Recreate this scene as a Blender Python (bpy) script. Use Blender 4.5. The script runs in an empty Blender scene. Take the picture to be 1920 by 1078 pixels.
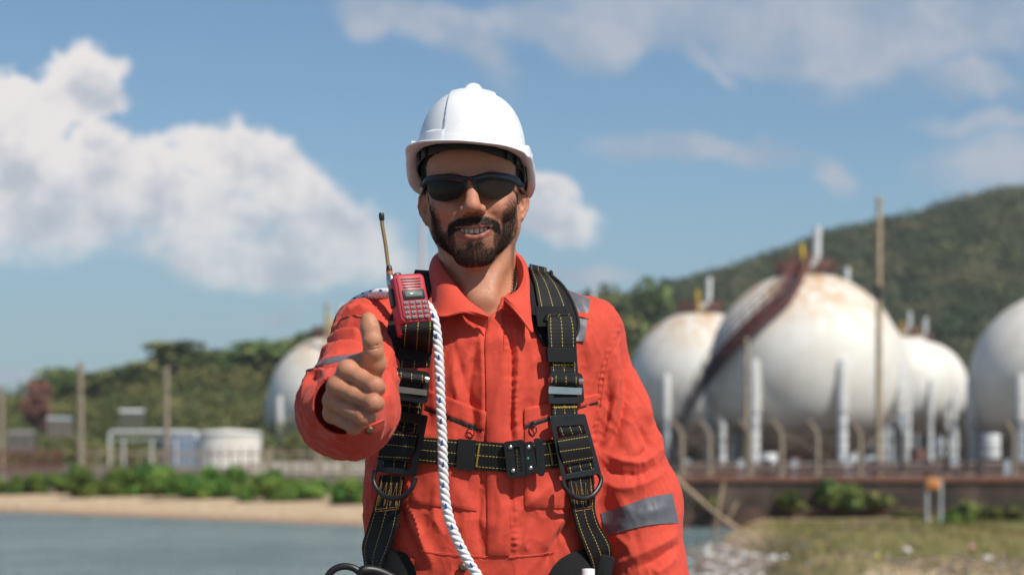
import bpy, math, random
import numpy as np
from mathutils import Vector, noise as mnoise
from mathutils.bvhtree import BVHTree
R = math.radians
random.seed(7)
rng = np.random.default_rng(7)
C = bpy.context.scene.collection
SC = bpy.context.scene

# ---------------------------------------------------------------- camera
F = 3733.33           # focal length in pixels of a 1920 px wide picture (70 mm on 36 mm)
HOR = 850.0           # row of the horizon
CAMZ = 1.2
cam_d = bpy.data.cameras.new('camera'); cam = bpy.data.objects.new('camera', cam_d); C.objects.link(cam)
cam.location = (0, 0, CAMZ); cam.rotation_euler = (R(90), 0, 0)
cam_d.lens = 70; cam_d.sensor_width = 36; cam_d.shift_y = (HOR-539)/1920.0
cam_d.clip_start = 0.05; cam_d.clip_end = 6000
cam_d.dof.use_dof = True; cam_d.dof.focus_distance = 2.93; cam_d.dof.aperture_fstop = 5.0
SC.camera = cam

# ---------------------------------------------------------------- exposure, world, sun
SC.view_settings.view_transform = 'Standard'; SC.view_settings.look = 'None'
SC.view_settings.gamma = 1.0; SC.view_settings.exposure = 0.0
SUN_AZ, SUN_EL = 44.0, 50.0      # azimuth: degrees to the right of straight behind the camera
sdir = Vector((math.sin(R(SUN_AZ))*math.cos(R(SUN_EL)), -math.cos(R(SUN_AZ))*math.cos(R(SUN_EL)), math.sin(R(SUN_EL))))
sl = bpy.data.lights.new('sun', 'SUN'); sl.energy = 5.0; sl.angle = R(0.5); sl.color = (1.0, 0.95, 0.87)
so = bpy.data.objects.new('sun', sl); C.objects.link(so)
so.rotation_euler = sdir.to_track_quat('Z', 'Y').to_euler()

W = bpy.data.worlds.new('World'); SC.world = W; W.use_nodes = True
wt = W.node_tree; wt.nodes.clear()
def wn(t, **k):
    n = wt.nodes.new(t)
    for a, b in k.items(): setattr(n, a, b)
    return n
def wl(a, b): wt.links.new(a, b)
def wmath(op, a, b=None, c=None, clamp=False):
    n = wn('ShaderNodeMath', operation=op, use_clamp=clamp)
    for i, v in enumerate((a, b, c)):
        if v is None: continue
        if isinstance(v, (int, float)): n.inputs[i].default_value = v
        else: wl(v, n.inputs[i])
    return n.outputs[0]
def wvec(op, a, b=None):
    n = wn('ShaderNodeVectorMath', operation=op)
    for i, v in enumerate((a, b)):
        if v is None: continue
        if isinstance(v, tuple): n.inputs[i].default_value = v
        else: wl(v, n.inputs[i])
    return n
def wsmooth(v, lo, hi):
    n = wn('ShaderNodeMapRange', interpolation_type='SMOOTHSTEP'); wl(v, n.inputs[0])
    n.inputs[1].default_value = lo; n.inputs[2].default_value = hi
    return n.outputs[0]
def wmix(f, a, b):
    n = wn('ShaderNodeMix', data_type='RGBA')
    if isinstance(f, float): n.inputs[0].default_value = f
    else: wl(f, n.inputs[0])
    for i, v in ((6, a), (7, b)):
        if isinstance(v, tuple): n.inputs[i].default_value = (*v, 1)
        else: wl(v, n.inputs[i])
    return n.outputs[2]
SKY_S = 0.10
sky = wn('ShaderNodeTexSky'); sky.sky_type = 'NISHITA'; sky.sun_disc = False
sky.sun_elevation = R(SUN_EL); sky.sun_rotation = math.atan2(sdir.x, sdir.y)
sky.air_density = 1.0; sky.dust_density = 0.5; sky.ozone_density = 2.2; sky.altitude = 0
tc = wn('ShaderNodeTexCoord')
sx = wn('ShaderNodeSeparateXYZ'); wl(tc.outputs['Generated'], sx.inputs[0])
ay = wmath('MAXIMUM', wmath('ABSOLUTE', sx.outputs[1]), 0.05)
u = wmath('MULTIPLY', wmath('DIVIDE', sx.outputs[0], ay), F/1000)
v = wmath('MULTIPLY', wmath('DIVIDE', sx.outputs[2], ay), F/1000)
cq = wn('ShaderNodeCombineXYZ'); wl(u, cq.inputs[0]); wl(v, cq.inputs[1])
Q = cq.outputs[0]
def wnoise(vec, scale, detail=6, rough=0.55, off=(0, 0, 0)):
    a = wvec('ADD', vec, off)
    n = wn('ShaderNodeTexNoise'); n.inputs['Scale'].default_value = scale
    n.inputs['Detail'].default_value = detail; n.inputs['Roughness'].default_value = rough
    wl(a.outputs[0], n.inputs['Vector']); return n
warp = wnoise(Q, 3.2, 5, 0.55)
wc = wvec('SUBTRACT', warp.outputs['Color'], (0.5, 0.5, 0.5))
ws = wn('ShaderNodeVectorMath', operation='SCALE'); wl(wc.outputs[0], ws.inputs[0]); ws.inputs['Scale'].default_value = 0.22
Qw = wvec('ADD', Q, ws.outputs[0]).outputs[0]
def blobs(lst):
    out = None
    for (px, py, rx, ry, ang) in lst:
        m = wn('ShaderNodeMapping', vector_type='TEXTURE')
        m.inputs['Location'].default_value = ((px-960)/1000, (HOR-py)/1000, 0)
        m.inputs['Rotation'].default_value = (0, 0, R(ang))
        m.inputs['Scale'].default_value = (rx/1000, ry/1000, 1)
        wl(Qw, m.inputs[0])
        l = wvec('LENGTH', m.outputs[0]).outputs['Value']
        g = wmath('SUBTRACT', 1.0, l)
        out = g if out is None else wmath('MAXIMUM', out, g)
    return out
# bright cumulus bank on the left of the view, thin grey veils higher up to the right
cum = blobs([(150,150,110,100,0),(60,200,130,110,0),(210,260,80,60,0),(40,330,180,130,0),(250,330,160,110,0),
             (450,320,150,100,-20),(330,400,260,110,-12),(560,410,200,90,-25),(120,430,220,90,0),(640,470,230,75,-12),(720,500,200,60,-8),(560,520,220,45,-4),
             (420,490,260,60,-5),(-300,300,260,220,0),(1050,408,105,62,-30),(1030,352,62,32,-10)])
fine = wnoise(Qw, 8.0, 10, 0.62, (3.1, 1.7, 0))
billow = wnoise(Q, 14.0, 4, 0.5, (5.3, 0.7, 0))
cumf = wmath('ADD', cum, wmath('MULTIPLY', wmath('SUBTRACT', fine.outputs[0], 0.5), 1.15))
cumf = wmath('ADD', cumf, wmath('MULTIPLY', wmath('ABSOLUTE', wmath('SUBTRACT', billow.outputs[0], 0.5)), -0.9))
cumf = wmath('ADD', cumf, 0.05)
soft = wn('ShaderNodeMapRange'); wl(v, soft.inputs[0])
for i_, x_ in enumerate((0.26, 0.62, 0.85, 0.26)): soft.inputs[1+i_].default_value = x_
cm = wn('ShaderNodeMapRange', interpolation_type='SMOOTHSTEP'); wl(cumf, cm.inputs[0]); cm.inputs[1].default_value = -0.04; wl(soft.outputs[0], cm.inputs[2]); cm = cm.outputs[0]
veil = blobs([(1450,30,560,110,-4),(1700,70,420,120,0),(800,50,230,60,-38),(900,120,110,40,-25),(1330,95,130,28,-35),
              (1080,60,260,70,0),(1820,170,180,45,-18),(1400,280,75,40,0),(1590,310,30,70,35),(1850,310,170,60,5),(1300,270,260,40,0),
              (2300,100,500,300,0),(1900,250,220,30,0),(1600,-40,520,130,0),(860,60,110,50,-35),(1560,110,380,50,-6),(700,10,90,50,-40),(540,590,60,22,0),(30,670,60,18,0),(1120,530,110,25,0)])
veilf = wmath('ADD', veil, wmath('MULTIPLY', wmath('SUBTRACT', wnoise(Qw, 4.0, 8, 0.58, (7, 2, 0)).outputs[0], 0.5), 1.5))
vm = wmath('MULTIPLY', wsmooth(veilf, -0.04, 0.75), 0.76)
shade = wnoise(Q, 5.5, 8, 0.60, (11, 5, 0)).outputs[0]
sh = wsmooth(wmath('ADD', wmath('ADD', shade, wmath('MULTIPLY', cumf, 0.10)), wmath('MULTIPLY', wmath('SUBTRACT', v, 0.55), -0.22)), 0.48, 0.70)
def k(c): return tuple(x/SKY_S for x in c)
cumcol = wmix(sh, k((0.93, 0.875, 0.845)), k((0.55, 0.575, 0.63)))
hz = wsmooth(v, 0.62, 0.02)
tnt = wn('ShaderNodeMix', data_type='RGBA', blend_type='MULTIPLY'); tnt.inputs[0].default_value = 1.0; wl(sky.outputs[0], tnt.inputs[6]); tnt.inputs[7].default_value = (0.80, 0.94, 1.0, 1)
skyc = wmix(wmath('MULTIPLY', hz, 0.60), tnt.outputs[2], k((0.26, 0.385, 0.49)))
col = wmix(vm, skyc, wmix(wsmooth(shade, 0.38, 0.62), k((0.54, 0.56, 0.62)), k((0.37, 0.44, 0.54))))
op = wn('ShaderNodeMapRange'); wl(v, op.inputs[0])
for i_, x_ in enumerate((0.22, 0.54, 0.50, 0.95)): op.inputs[1+i_].default_value = x_
col = wmix(wmath('MULTIPLY', cm, op.outputs[0]), col, cumcol)
bg = wn('ShaderNodeBackground'); wl(col, bg.inputs[0]); bg.inputs[1].default_value = SKY_S
wo = wn('ShaderNodeOutputWorld'); wl(bg.outputs[0], wo.inputs[0])

# ---------------------------------------------------------------- helpers
def P3(px, py, d):
    return Vector(((px-960)*d/F, d, CAMZ+(HOR-py)*d/F))
def props(o, label=None, cat=None, group=None, kind=None):
    if label: o['label'] = label
    if cat: o['category'] = cat
    if group: o['group'] = group
    if kind: o['kind'] = kind
    return o
def empty(name, loc, label, cat, group=None):
    o = bpy.data.objects.new(name, None); C.objects.link(o); o.location = loc
    o.empty_display_size = 0.1
    return props(o, label, cat, group)
def link(name, me, mat=None, parent=None, smooth=True):
    o = bpy.data.objects.new(name, me); C.objects.link(o)
    if mat is not None:
        for m in (mat if isinstance(mat, (list, tuple)) else [mat]): me.materials.append(m)
    if parent is not None:
        o.parent = parent
        t = Vector((0, 0, 0)); q = parent
        while q is not None: t += q.location; q = q.parent
        o.location = -t
    if smooth: me.shade_smooth()
    return o
def np_mesh(name, V, Fq):
    V = np.asarray(V, dtype=np.float32); Fq = np.asarray(Fq, dtype=np.int32)
    me = bpy.data.meshes.new(name)
    me.vertices.add(len(V)); me.vertices.foreach_set('co', V.ravel())
    n = Fq.shape[1]
    me.loops.add(Fq.size); me.loops.foreach_set('vertex_index', Fq.ravel())
    me.polygons.add(len(Fq)); me.polygons.foreach_set('loop_start', np.arange(0, Fq.size, n, dtype=np.int32))
    me.update(calc_edges=True); me.validate()
    return me
class MB:
    """collects verts / faces / uvs and builds one mesh object"""
    def __init__(s): s.v = []; s.f = []; s.uv = []; s.mi = []; s.sm = []
    def add(s, vs, fs, uvs=None, mi=0, smooth=True):
        b = len(s.v); s.v += [tuple(x) for x in vs]
        for i, f in enumerate(fs):
            s.f.append(tuple(b+j for j in f)); s.mi.append(mi); s.sm.append(smooth)
            s.uv.append([uvs[j] for j in f] if uvs is not None else [(0, 0)]*len(f))
        return s
    def mesh(s, name):
        me = bpy.data.meshes.new(name); me.from_pydata(s.v, [], s.f)
        uvl = me.uv_layers.new(name='UVMap')
        flat = [c for f in s.uv for p in f for c in p]
        uvl.data.foreach_set('uv', flat)
        me.polygons.foreach_set('material_index', s.mi)
        me.polygons.foreach_set('use_smooth', s.sm)
        me.update(); return me
    def build(s, name, mat, parent=None, label=None, cat=None, group=None, kind=None):
        o = link(name, s.mesh(name), mat, parent, smooth=False)
        return props(o, label, cat, group, kind)
    # shapes
    def box(s, c, d, M=None, bevel=0.0, mi=0):
        x, y, z = [k*0.5 for k in d]
        if bevel <= 0:
            vs = [Vector((a*x, b*y, g*z)) for a in (-1, 1) for b in (-1, 1) for g in (-1, 1)]
            fs = [(0,1,3,2),(4,6,7,5),(0,4,5,1),(2,3,7,6),(0,2,6,4),(1,5,7,3)]
        else:
            # rounded in the XZ outline and chamfered towards the Y faces
            vs, fs = [], []
            n = 5
            out = []
            for (sxx, szz, a0) in ((1, 1, 0), (-1, 1, 90), (-1, -1, 180), (1, -1, 270)):
                for i in range(n):
                    a = R(a0+90*i/(n-1)); out.append((sxx*(x-bevel)+bevel*math.cos(a), szz*(z-bevel)+bevel*math.sin(a)))
            N = len(out); e = min(bevel*0.35, y*0.6)
            for (yy, k2) in ((-y, 1-e/x), (-y+e, 1), (y-e, 1), (y, 1-e/x)):
                for (a, b) in out: vs.append(Vector((a*k2 if abs(yy) == y else a, yy, b*(1-e/z) if abs(yy) == y else b)))
            for r_ in range(3):
                for i in range(N):
                    j = (i+1) % N; fs.append((r_*N+i, (r_+1)*N+i, (r_+1)*N+j, r_*N+j))
            fs.append(tuple(range(N))); fs.append(tuple(reversed(range(3*N, 4*N))))
        c = Vector(c)
        vs = [(M @ q if M is not None else q) + c for q in vs]
        s.add(vs, fs, None, mi, smooth=bevel > 0); return s
    def tube(s, pts, r, n=10, cap=True, mi=0, uvs=True):
        pts = [Vector(p) for p in pts]
        rs = r if isinstance(r, (list, tuple)) else [r]*len(pts)
        vs, fs, uv = [], [], []
        up = None; L = 0
        for i, p in enumerate(pts):
            t = (pts[min(i+1, len(pts)-1)]-pts[max(i-1, 0)]).normalized()
            if up is None: up = Vector((0, 0, 1)) if abs(t.z) < 0.9 else Vector((1, 0, 0))
            a = (up - t*up.dot(t)).normalized(); b = t.cross(a); up = a
            if i: L += (p-pts[i-1]).length
            for j in range(n+1):
                w = 2*math.pi*j/n; vs.append(p+(a*math.cos(w)+b*math.sin(w))*rs[i]); uv.append((j/n, L))
        for i in range(len(pts)-1):
            for j in range(n):
                q = i*(n+1)+j; fs.append((q, q+1, q+n+2, q+n+1))
        s.add(vs, fs, uv, mi)
        if cap:
            s.add(vs[:n], [tuple(reversed(range(n)))], None, mi, False)
            s.add(vs[-n-1:-1], [tuple(range(n))], None, mi, False)
        return s
    def grid(s, rows, uvs=None, thick=0.0, mi=0, nrm=None):
        """rows: list of lists of Vectors; thickness extruded away along the surface normal"""
        m, n = len(rows), len(rows[0])
        V = [Vector(p) for r_ in rows for p in r_]
        UV = [q for r_ in uvs for q in r_] if uvs is not None else [(j/(n-1), i/(m-1)) for i in range(m) for j in range(n)]
        fs = [(i*n+j, i*n+j+1, (i+1)*n+j+1, (i+1)*n+j) for i in range(m-1) for j in range(n-1)]
        if thick <= 0: s.add(V, fs, UV, mi); return s
        N = []
        for i in range(m):
            for j in range(n):
                du = rows[i][min(j+1, n-1)]-rows[i][max(j-1, 0)]; dv = rows[min(i+1, m-1)][j]-rows[max(i-1, 0)][j]
                q = du.cross(dv); N.append(q.normalized() if q.length > 1e-12 else Vector((0, -1, 0)))
        B = [V[i]-N[i]*thick for i in range(m*n)]
        s.add(V, fs, UV, mi); s.add(B, [tuple(reversed(f)) for f in fs], UV, mi)
        bd = [j for j in range(n)]+[i*n+n-1 for i in range(1, m)]+[(m-1)*n+j for j in range(n-2, -1, -1)]+[i*n for i in range(m-2, 0, -1)]
        vs = []; uv = []
        for q in bd: vs += [V[q], B[q]]; uv += [UV[q], UV[q]]
        K = len(bd)
        s.add(vs, [(2*i, 2*i+1, 2*((i+1) % K)+1, 2*((i+1) % K)) for i in range(K)], uv, mi, False)
        return s
def catmull(pts, n):
    """resample control points (any dimension) to n points, Catmull-Rom"""
    A = np.array([tuple(p) for p in pts], dtype=float); K = len(A)
    if K == 2: return [tuple(A[0]+(A[1]-A[0])*t) for t in np.linspace(0, 1, n)]
    ext = np.vstack([2*A[0]-A[1], A, 2*A[-1]-A[-2]])
    out = []
    for t in np.linspace(0, K-1-1e-9, n):
        i = int(t); f = t-i; p0, p1, p2, p3 = ext[i:i+4]
        out.append(tuple(0.5*((2*p1)+(-p0+p2)*f+(2*p0-5*p1+4*p2-p3)*f*f+(-p0+3*p1-3*p2+p3)*f**3)))
    return out

# ---------------------------------------------------------------- materials
MATS = {}
class NT:
    def __init__(s, name):
        s.m = bpy.data.materials.new(name); s.m.use_nodes = True
        s.t = s.m.node_tree; s.b = s.t.nodes['Principled BSDF']; s.out = s.t.nodes['Material Output']; MATS[name] = s.m
    def n(s, t, **k):
        q = s.t.nodes.new(t)
        for a, b in k.items(): setattr(q, a, b)
        return q
    def l(s, a, b): s.t.links.new(a, b)
    def set(s, **k):
        for a, b in k.items():
            i = s.b.inputs[a.replace('_', ' ')]
            if hasattr(b, 'is_output'): s.l(b, i)
            else: i.default_value = (*b, 1) if isinstance(b, tuple) and len(b) == 3 and i.type == 'RGBA' else b
        return s
    def math(s, op, a, b=None, c=None, clamp=False):
        q = s.n('ShaderNodeMath', operation=op, use_clamp=clamp)
        for i, v_ in enumerate((a, b, c)):
            if v_ is None: continue
            if isinstance(v_, (int, float)): q.inputs[i].default_value = v_
            else: s.l(v_, q.inputs[i])
        return q.outputs[0]
    def obj(s, scale=(1, 1, 1)):
        t = s.n('ShaderNodeTexCoord'); m = s.n('ShaderNodeMapping'); m.inputs['Scale'].default_value = scale
        s.l(t.outputs['Object'], m.inputs[0]); return m.outputs[0]
    def noise(s, scale, detail=4, rough=0.5, vec=None, col=False):
        q = s.n('ShaderNodeTexNoise'); q.inputs['Scale'].default_value = scale; q.inputs['Detail'].default_value = detail
        q.inputs['Roughness'].default_value = rough; s.l(vec if vec is not None else s.obj(), q.inputs['Vector'])
        return q.outputs['Color' if col else 'Fac']
    def ramp(s, v_, stops, interp='LINEAR'):
        q = s.n('ShaderNodeValToRGB'); q.color_ramp.interpolation = interp
        e = q.color_ramp.elements
        while len(e) < len(stops): e.new(0.5)
        for i, (p, c) in enumerate(stops):
            e[i].position = p; e[i].color = (*c, 1) if len(c) == 3 else c
        s.l(v_, q.inputs[0]); return q.outputs[0]
    def mr(s, v_, a, b, c=0.0, d=1.0, smooth=True):
        q = s.n('ShaderNodeMapRange', interpolation_type='SMOOTHSTEP' if smooth else 'LINEAR')
        s.l(v_, q.inputs[0])
        for i, w in enumerate((a, b, c, d)): q.inputs[1+i].default_value = w
        return q.outputs[0]
    def mix(s, f, a, b, blend='MIX'):
        q = s.n('ShaderNodeMix', data_type='RGBA', blend_type=blend)
        if isinstance(f, (int, float)): q.inputs[0].default_value = f
        else: s.l(f, q.inputs[0])
        for i, v_ in ((6, a), (7, b)):
            if isinstance(v_, tuple): q.inputs[i].default_value = (*v_, 1) if len(v_) == 3 else v_
            else: s.l(v_, q.inputs[i])
        return q.outputs[2]
    def bump(s, h, strength=0.3, dist=0.001, prev=None):
        q = s.n('ShaderNodeBump'); q.inputs['Strength'].default_value = strength; q.inputs['Distance'].default_value = dist
        s.l(h, q.inputs['Height'])
        if prev is not None: s.l(prev, q.inputs['Normal'])
        s.l(q.outputs[0], s.b.inputs['Normal']); return q.outputs[0]
def simple(name, col, rough=0.6, metal=0.0, var=0.12, vs=6.0, bump=0.0, bs=200.0, bd=0.001, **kw):
    n = NT(name); f = n.noise(vs, 5, 0.6)
    lo = tuple(max(0, c*(1-var)) for c in col); hi = tuple(min(1, c*(1+var)) for c in col)
    n.set(Base_Color=n.ramp(f, [(0.3, lo), (0.7, hi)]), Roughness=rough, Metallic=metal, **kw)
    if bump: n.bump(n.noise(bs, 3, 0.6), bump, bd)
    return n.m

# ---------------------------------------------------------------- implicit surfaces
f32 = np.float32
def sd_ell(P, c, r):
    q = (P-np.array(c, f32)); r = np.array(r, f32)
    k0 = np.linalg.norm(q/r, axis=1); k1 = np.linalg.norm(q/(r*r), axis=1)
    return k0*(k0-1)/np.maximum(k1, 1e-9)
def sd_cap(P, a, b, ra, rb=None):
    if rb is None: rb = ra
    a = np.array(a, f32); b = np.array(b, f32); d = b-a
    t = np.clip(((P-a)@d)/max(float(d@d), 1e-12), 0, 1)
    return np.linalg.norm(P-(a+t[:, None]*d), axis=1)-(ra+t*(rb-ra))
def smin(a, b, k):
    h = np.maximum(k-np.abs(a-b), 0)/k
    return np.minimum(a, b)-h*h*k*0.25
def smax(a, b, k): return -smin(-a, -b, k)
def sd_chain(P, pts, rs, k=0.004):
    d = None
    for i in range(len(pts)-1):
        q = sd_cap(P, pts[i], pts[i+1], rs[i], rs[i+1]); d = q if d is None else smin(d, q, k)
    return d
def sdf_mesh(f, lo, hi, h, B=8, slack=1.6):
    lo = np.array(lo, float); hi = np.array(hi, float)
    nb = np.ceil((hi-lo)/(h*B)).astype(int); n = nb*B+1
    # coarse pass
    g = [lo[i]+(np.arange(nb[i])+0.5)*h*B for i in range(3)]
    X = np.stack(np.meshgrid(*g, indexing='ij'), -1).reshape(-1, 3).astype(f32)
    fc = f(X); near = np.abs(fc) < h*B*0.87*slack
    D = np.repeat(np.repeat(np.repeat(fc.reshape(nb), B, 0), B, 1), B, 2)
    D = np.pad(D, ((0, 1), (0, 1), (0, 1)), mode='edge').astype(f32)
    idx = np.argwhere(near.reshape(nb))
    mask = np.zeros(tuple(n), bool)
    for (i, j, k_) in idx: mask[i*B:i*B+B+1, j*B:j*B+B+1, k_*B:k_*B+B+1] = True
    pts = np.argwhere(mask)
    vals = np.empty(len(pts), f32); CH = 400000
    for s0 in range(0, len(pts), CH):
        q = pts[s0:s0+CH]; vals[s0:s0+CH] = f((lo+q*h).astype(f32))
    D[mask] = vals
    S = D < 0
    # cells
    cs = np.zeros(tuple(np.array(D.shape)-1), np.int8)
    for a in (0, 1):
        for b in (0, 1):
            for c in (0, 1):
                cs += S[a:S.shape[0]-1+a, b:S.shape[1]-1+b, c:S.shape[2]-1+c]
    act = (cs > 0) & (cs < 8); ci = np.argwhere(act)
    vid = -np.ones(act.shape, np.int64); vid[act] = np.arange(len(ci))
    acc = np.zeros((len(ci), 3)); cnt = np.zeros(len(ci))
    corners = [(a, b, c) for a in (0, 1) for b in (0, 1) for c in (0, 1)]
    for A_ in corners:
        for ax in range(3):
            if A_[ax]: continue
            B_ = list(A_); B_[ax] = 1
            da = D[ci[:, 0]+A_[0], ci[:, 1]+A_[1], ci[:, 2]+A_[2]]; db = D[ci[:, 0]+B_[0], ci[:, 1]+B_[1], ci[:, 2]+B_[2]]
            m = (da < 0) != (db < 0); t = np.where(m, da/np.where(m, da-db, 1), 0)
            p = np.array(A_, float)[None, :].repeat(len(ci), 0); p[:, ax] += t
            acc += p*m[:, None]; cnt += m
    V = lo+(ci+acc/np.maximum(cnt, 1)[:, None])*h
    quads = []
    for ax in range(3):
        o1, o2 = [(1, 2), (2, 0), (0, 1)][ax]
        sl_a = [slice(None)]*3; sl_b = [slice(None)]*3; sl_a[ax] = slice(0, -1); sl_b[ax] = slice(1, None)
        ch = S[tuple(sl_a)] != S[tuple(sl_b)]
        e = np.argwhere(ch)
        ok = (e[:, o1] > 0) & (e[:, o2] > 0) & (e[:, o1] < S.shape[o1]-1) & (e[:, o2] < S.shape[o2]-1); e = e[ok]
        def cell(d1, d2):
            q = e.copy(); q[:, o1] -= d1; q[:, o2] -= d2; return vid[q[:, 0], q[:, 1], q[:, 2]]
        q = np.stack([cell(1, 1), cell(0, 1), cell(0, 0), cell(1, 0)], 1)
        ins = S[e[:, 0], e[:, 1], e[:, 2]]
        q[~ins] = q[~ins][:, ::-1]
        quads.append(q)
    Q_ = np.concatenate(quads); Q_ = Q_[(Q_ >= 0).all(1)]
    # two Newton steps onto the surface
    V = V.astype(f32)
    for _ in range(2):
        G, d = sdf_grad(f, V, h*0.5)
        st = d[:, None]*G/np.maximum((G*G).sum(1), 0.2)[:, None]
        ln = np.linalg.norm(st, axis=1, keepdims=True); st *= np.minimum(1, h*0.5/np.maximum(ln, 1e-9)); V = V-st
    return V, Q_
def sdf_grad(f, V, e):
    d = f(V); G = np.empty_like(V)
    for i in range(3):
        o = np.zeros(3, f32); o[i] = e
        G[:, i] = (f(V+o)-f(V-o))/(2*e)
    return G, d
def set_col(me, name, arr):
    a = me.color_attributes.new(name, 'FLOAT_COLOR', 'POINT')
    a.data.foreach_set('color', np.concatenate([arr, np.ones((len(arr), 1))], 1).astype(f32).ravel())
def sstep(x, a, b):
    t = np.clip((x-a)/(b-a), 0, 1); return t*t*(3-2*t)
# ================================================================ LAND, WATER
def shore(x): return np.clip(51.9-np.asarray(x, float), 50, 76)
def hgt(x, y):
    """ground height; x, y may be arrays"""
    x = np.asarray(x, float); y = np.asarray(y, float)
    n1 = np.sin(x*0.9+1.3*np.sin(y*0.37))*np.cos(y*0.8)*0.5
    # pier ground round the man
    near = 1-sstep(np.hypot(x, y-3), 6.5, 9.5)
    # right-hand spit of dry grass, 14 - 55 m out
    edge = 2.0+0.055*(y-20)+0.6*np.sin(y*0.35)
    spit = sstep(x, edge, edge+3.0)*sstep(y, 12, 18)*sstep(y, 66, 60)
    hs = -0.72+0.60*np.exp(-((x-0.19*y)/3.6)**2-((y-36)/9)**2)+0.05*n1
    # far shore: sand, then the raised works ground
    left = sstep(-x, -9, 2)
    sh = shore(x)
    beach = sstep(y, sh-3, sh+15)
    zfar = -1.28+0.74*beach+0.35*sstep(y, 86, 96)+0.25*sstep(y, 96, 110)
    zR = np.where(y > 60.2, -0.25, -0.95)      # on the right a wall holds the works ground
    base = np.where(y > 60, left*zfar+(1-left)*np.where(y > 60.2, -0.25, -1.0), -2.2+0*x)
    base = np.where(y <= 60, -2.2+1.34*sstep(y, 44, 58)*(1-left), base)
    base = np.where((y < 60), np.maximum(base, -2.2+(hs+2.2)*spit), base)
    z = base*(1-near)+0.0*near
    z = np.where((np.hypot(x, y-3) < 9.5), np.maximum(z, base), z)
    return z
def ground_mat():
    n = NT('shore_ground'); o = n.obj()
    sp = n.n('ShaderNodeSeparateXYZ'); n.l(o, sp.inputs[0])
    f = n.noise(0.55, 7, 0.62); g = n.noise(3.0, 6, 0.65); h = n.noise(14, 5, 0.6)
    sand = n.ramp(g, [(0.3, (0.36, 0.22, 0.11)), (0.52, (0.52, 0.37, 0.22)), (0.70, (0.70, 0.60, 0.46))])
    wet = n.mix(n.mr(sp.outputs[2], -1.04, -0.80), (0.30, 0.16, 0.08), sand)
    grass = n.ramp(g, [(0.30, (0.07, 0.08, 0.016)), (0.48, (0.16, 0.15, 0.035)), (0.60, (0.25, 0.17, 0.07)), (0.8, (0.34, 0.23, 0.13))])
    soil = n.ramp(g, [(0.3, (0.06, 0.045, 0.03)), (0.7, (0.16, 0.12, 0.08))])
    yy = n.math('MULTIPLY_ADD', n.math('SUBTRACT', f, 0.5), 14, sp.outputs[1])
    right = n.mr(n.math('ADD', n.math('MULTIPLY_ADD', sp.outputs[1], -0.125, sp.outputs[0]), n.math('MULTIPLY', n.math('SUBTRACT', g, 0.5), 2.5)), -0.6, 0.6)
    spit = n.math('MULTIPLY', right, n.mr(yy, 60, 55)); spit = n.math('MULTIPLY', spit, n.mr(yy, 27, 31))
    c = n.mix(spit, wet, grass)
    c = n.mix(n.mr(sp.outputs[1], 86, 92), c, soil)
    c = n.mix(n.math('MULTIPLY', right, n.mr(sp.outputs[1], 59.5, 60.5)), c, soil)
    dst = n.n('ShaderNodeVectorMath', operation='LENGTH'); n.l(o, dst.inputs[0]); c = n.mix(n.mr(dst.outputs['Value'], 14, 11), c, n.ramp(g, [(0.3, (0.10, 0.09, 0.075)), (0.7, (0.17, 0.15, 0.125))]))
    n.set(Base_Color=c, Roughness=0.95)
    b = n.bump(g, 0.6, 0.08); n.bump(h, 0.5, 0.03, b); return n.m
def axis(lo, hi, segs):
    return np.concatenate([np.linspace(a, b_, k_, endpoint=False) for a, b_, k_ in segs]+[[hi]])
gx = axis(0, 1200, [(-1200, -200, 14), (-200, -40, 24), (-40, -12, 40), (-12, 24, 120), (24, 60, 40), (60, 300, 24), (300, 1200, 12)])
gy = axis(0, 1300, [(-900, -60, 12), (-60, -10, 20), (-10, 14, 60), (14, 59, 110), (59, 60, 3), (60, 60.25, 2), (60.25, 100, 60), (100, 200, 20), (200, 1300, 16)])
XX, YY = np.meshgrid(gx, gy, indexing='xy'); ZZ = hgt(XX, YY)
V = np.stack([XX, YY, ZZ], -1).reshape(-1, 3); nx, ny = len(gx), len(gy)
I, J = np.meshgrid(np.arange(nx-1), np.arange(ny-1)); q0 = (J*nx+I).ravel()
gme = np_mesh('ground', V, np.stack([q0, q0+1, q0+nx+1, q0+nx], 1))
props(link('ground', gme, ground_mat()), kind='structure')
# water
n = NT('sea_water'); o = n.obj((1, 0.45, 1))
w1 = n.noise(0.7, 6, 0.65, o); w2 = n.noise(3.0, 5, 0.65, o)
n.set(Base_Color=n.ramp(n.noise(0.25, 4, 0.6, n.obj((0.5, 1, 1))), [(0.3, (0.14, 0.205, 0.20)), (0.7, (0.27, 0.34, 0.32))]), Roughness=0.22, IOR=1.33, Specular_IOR_Level=0.5)  # light and dark of the ripples put into the base colour
b = n.bump(w1, 1.0, 1.6); n.bump(w2, 1.0, 0.35, b); WATER = n.m
b = MB(); b.grid([[Vector((x, y, -1.0)) for x in (-1190, 1190)] for y in (-890, 110)]); b.build('water', WATER, None, kind='structure')

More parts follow.
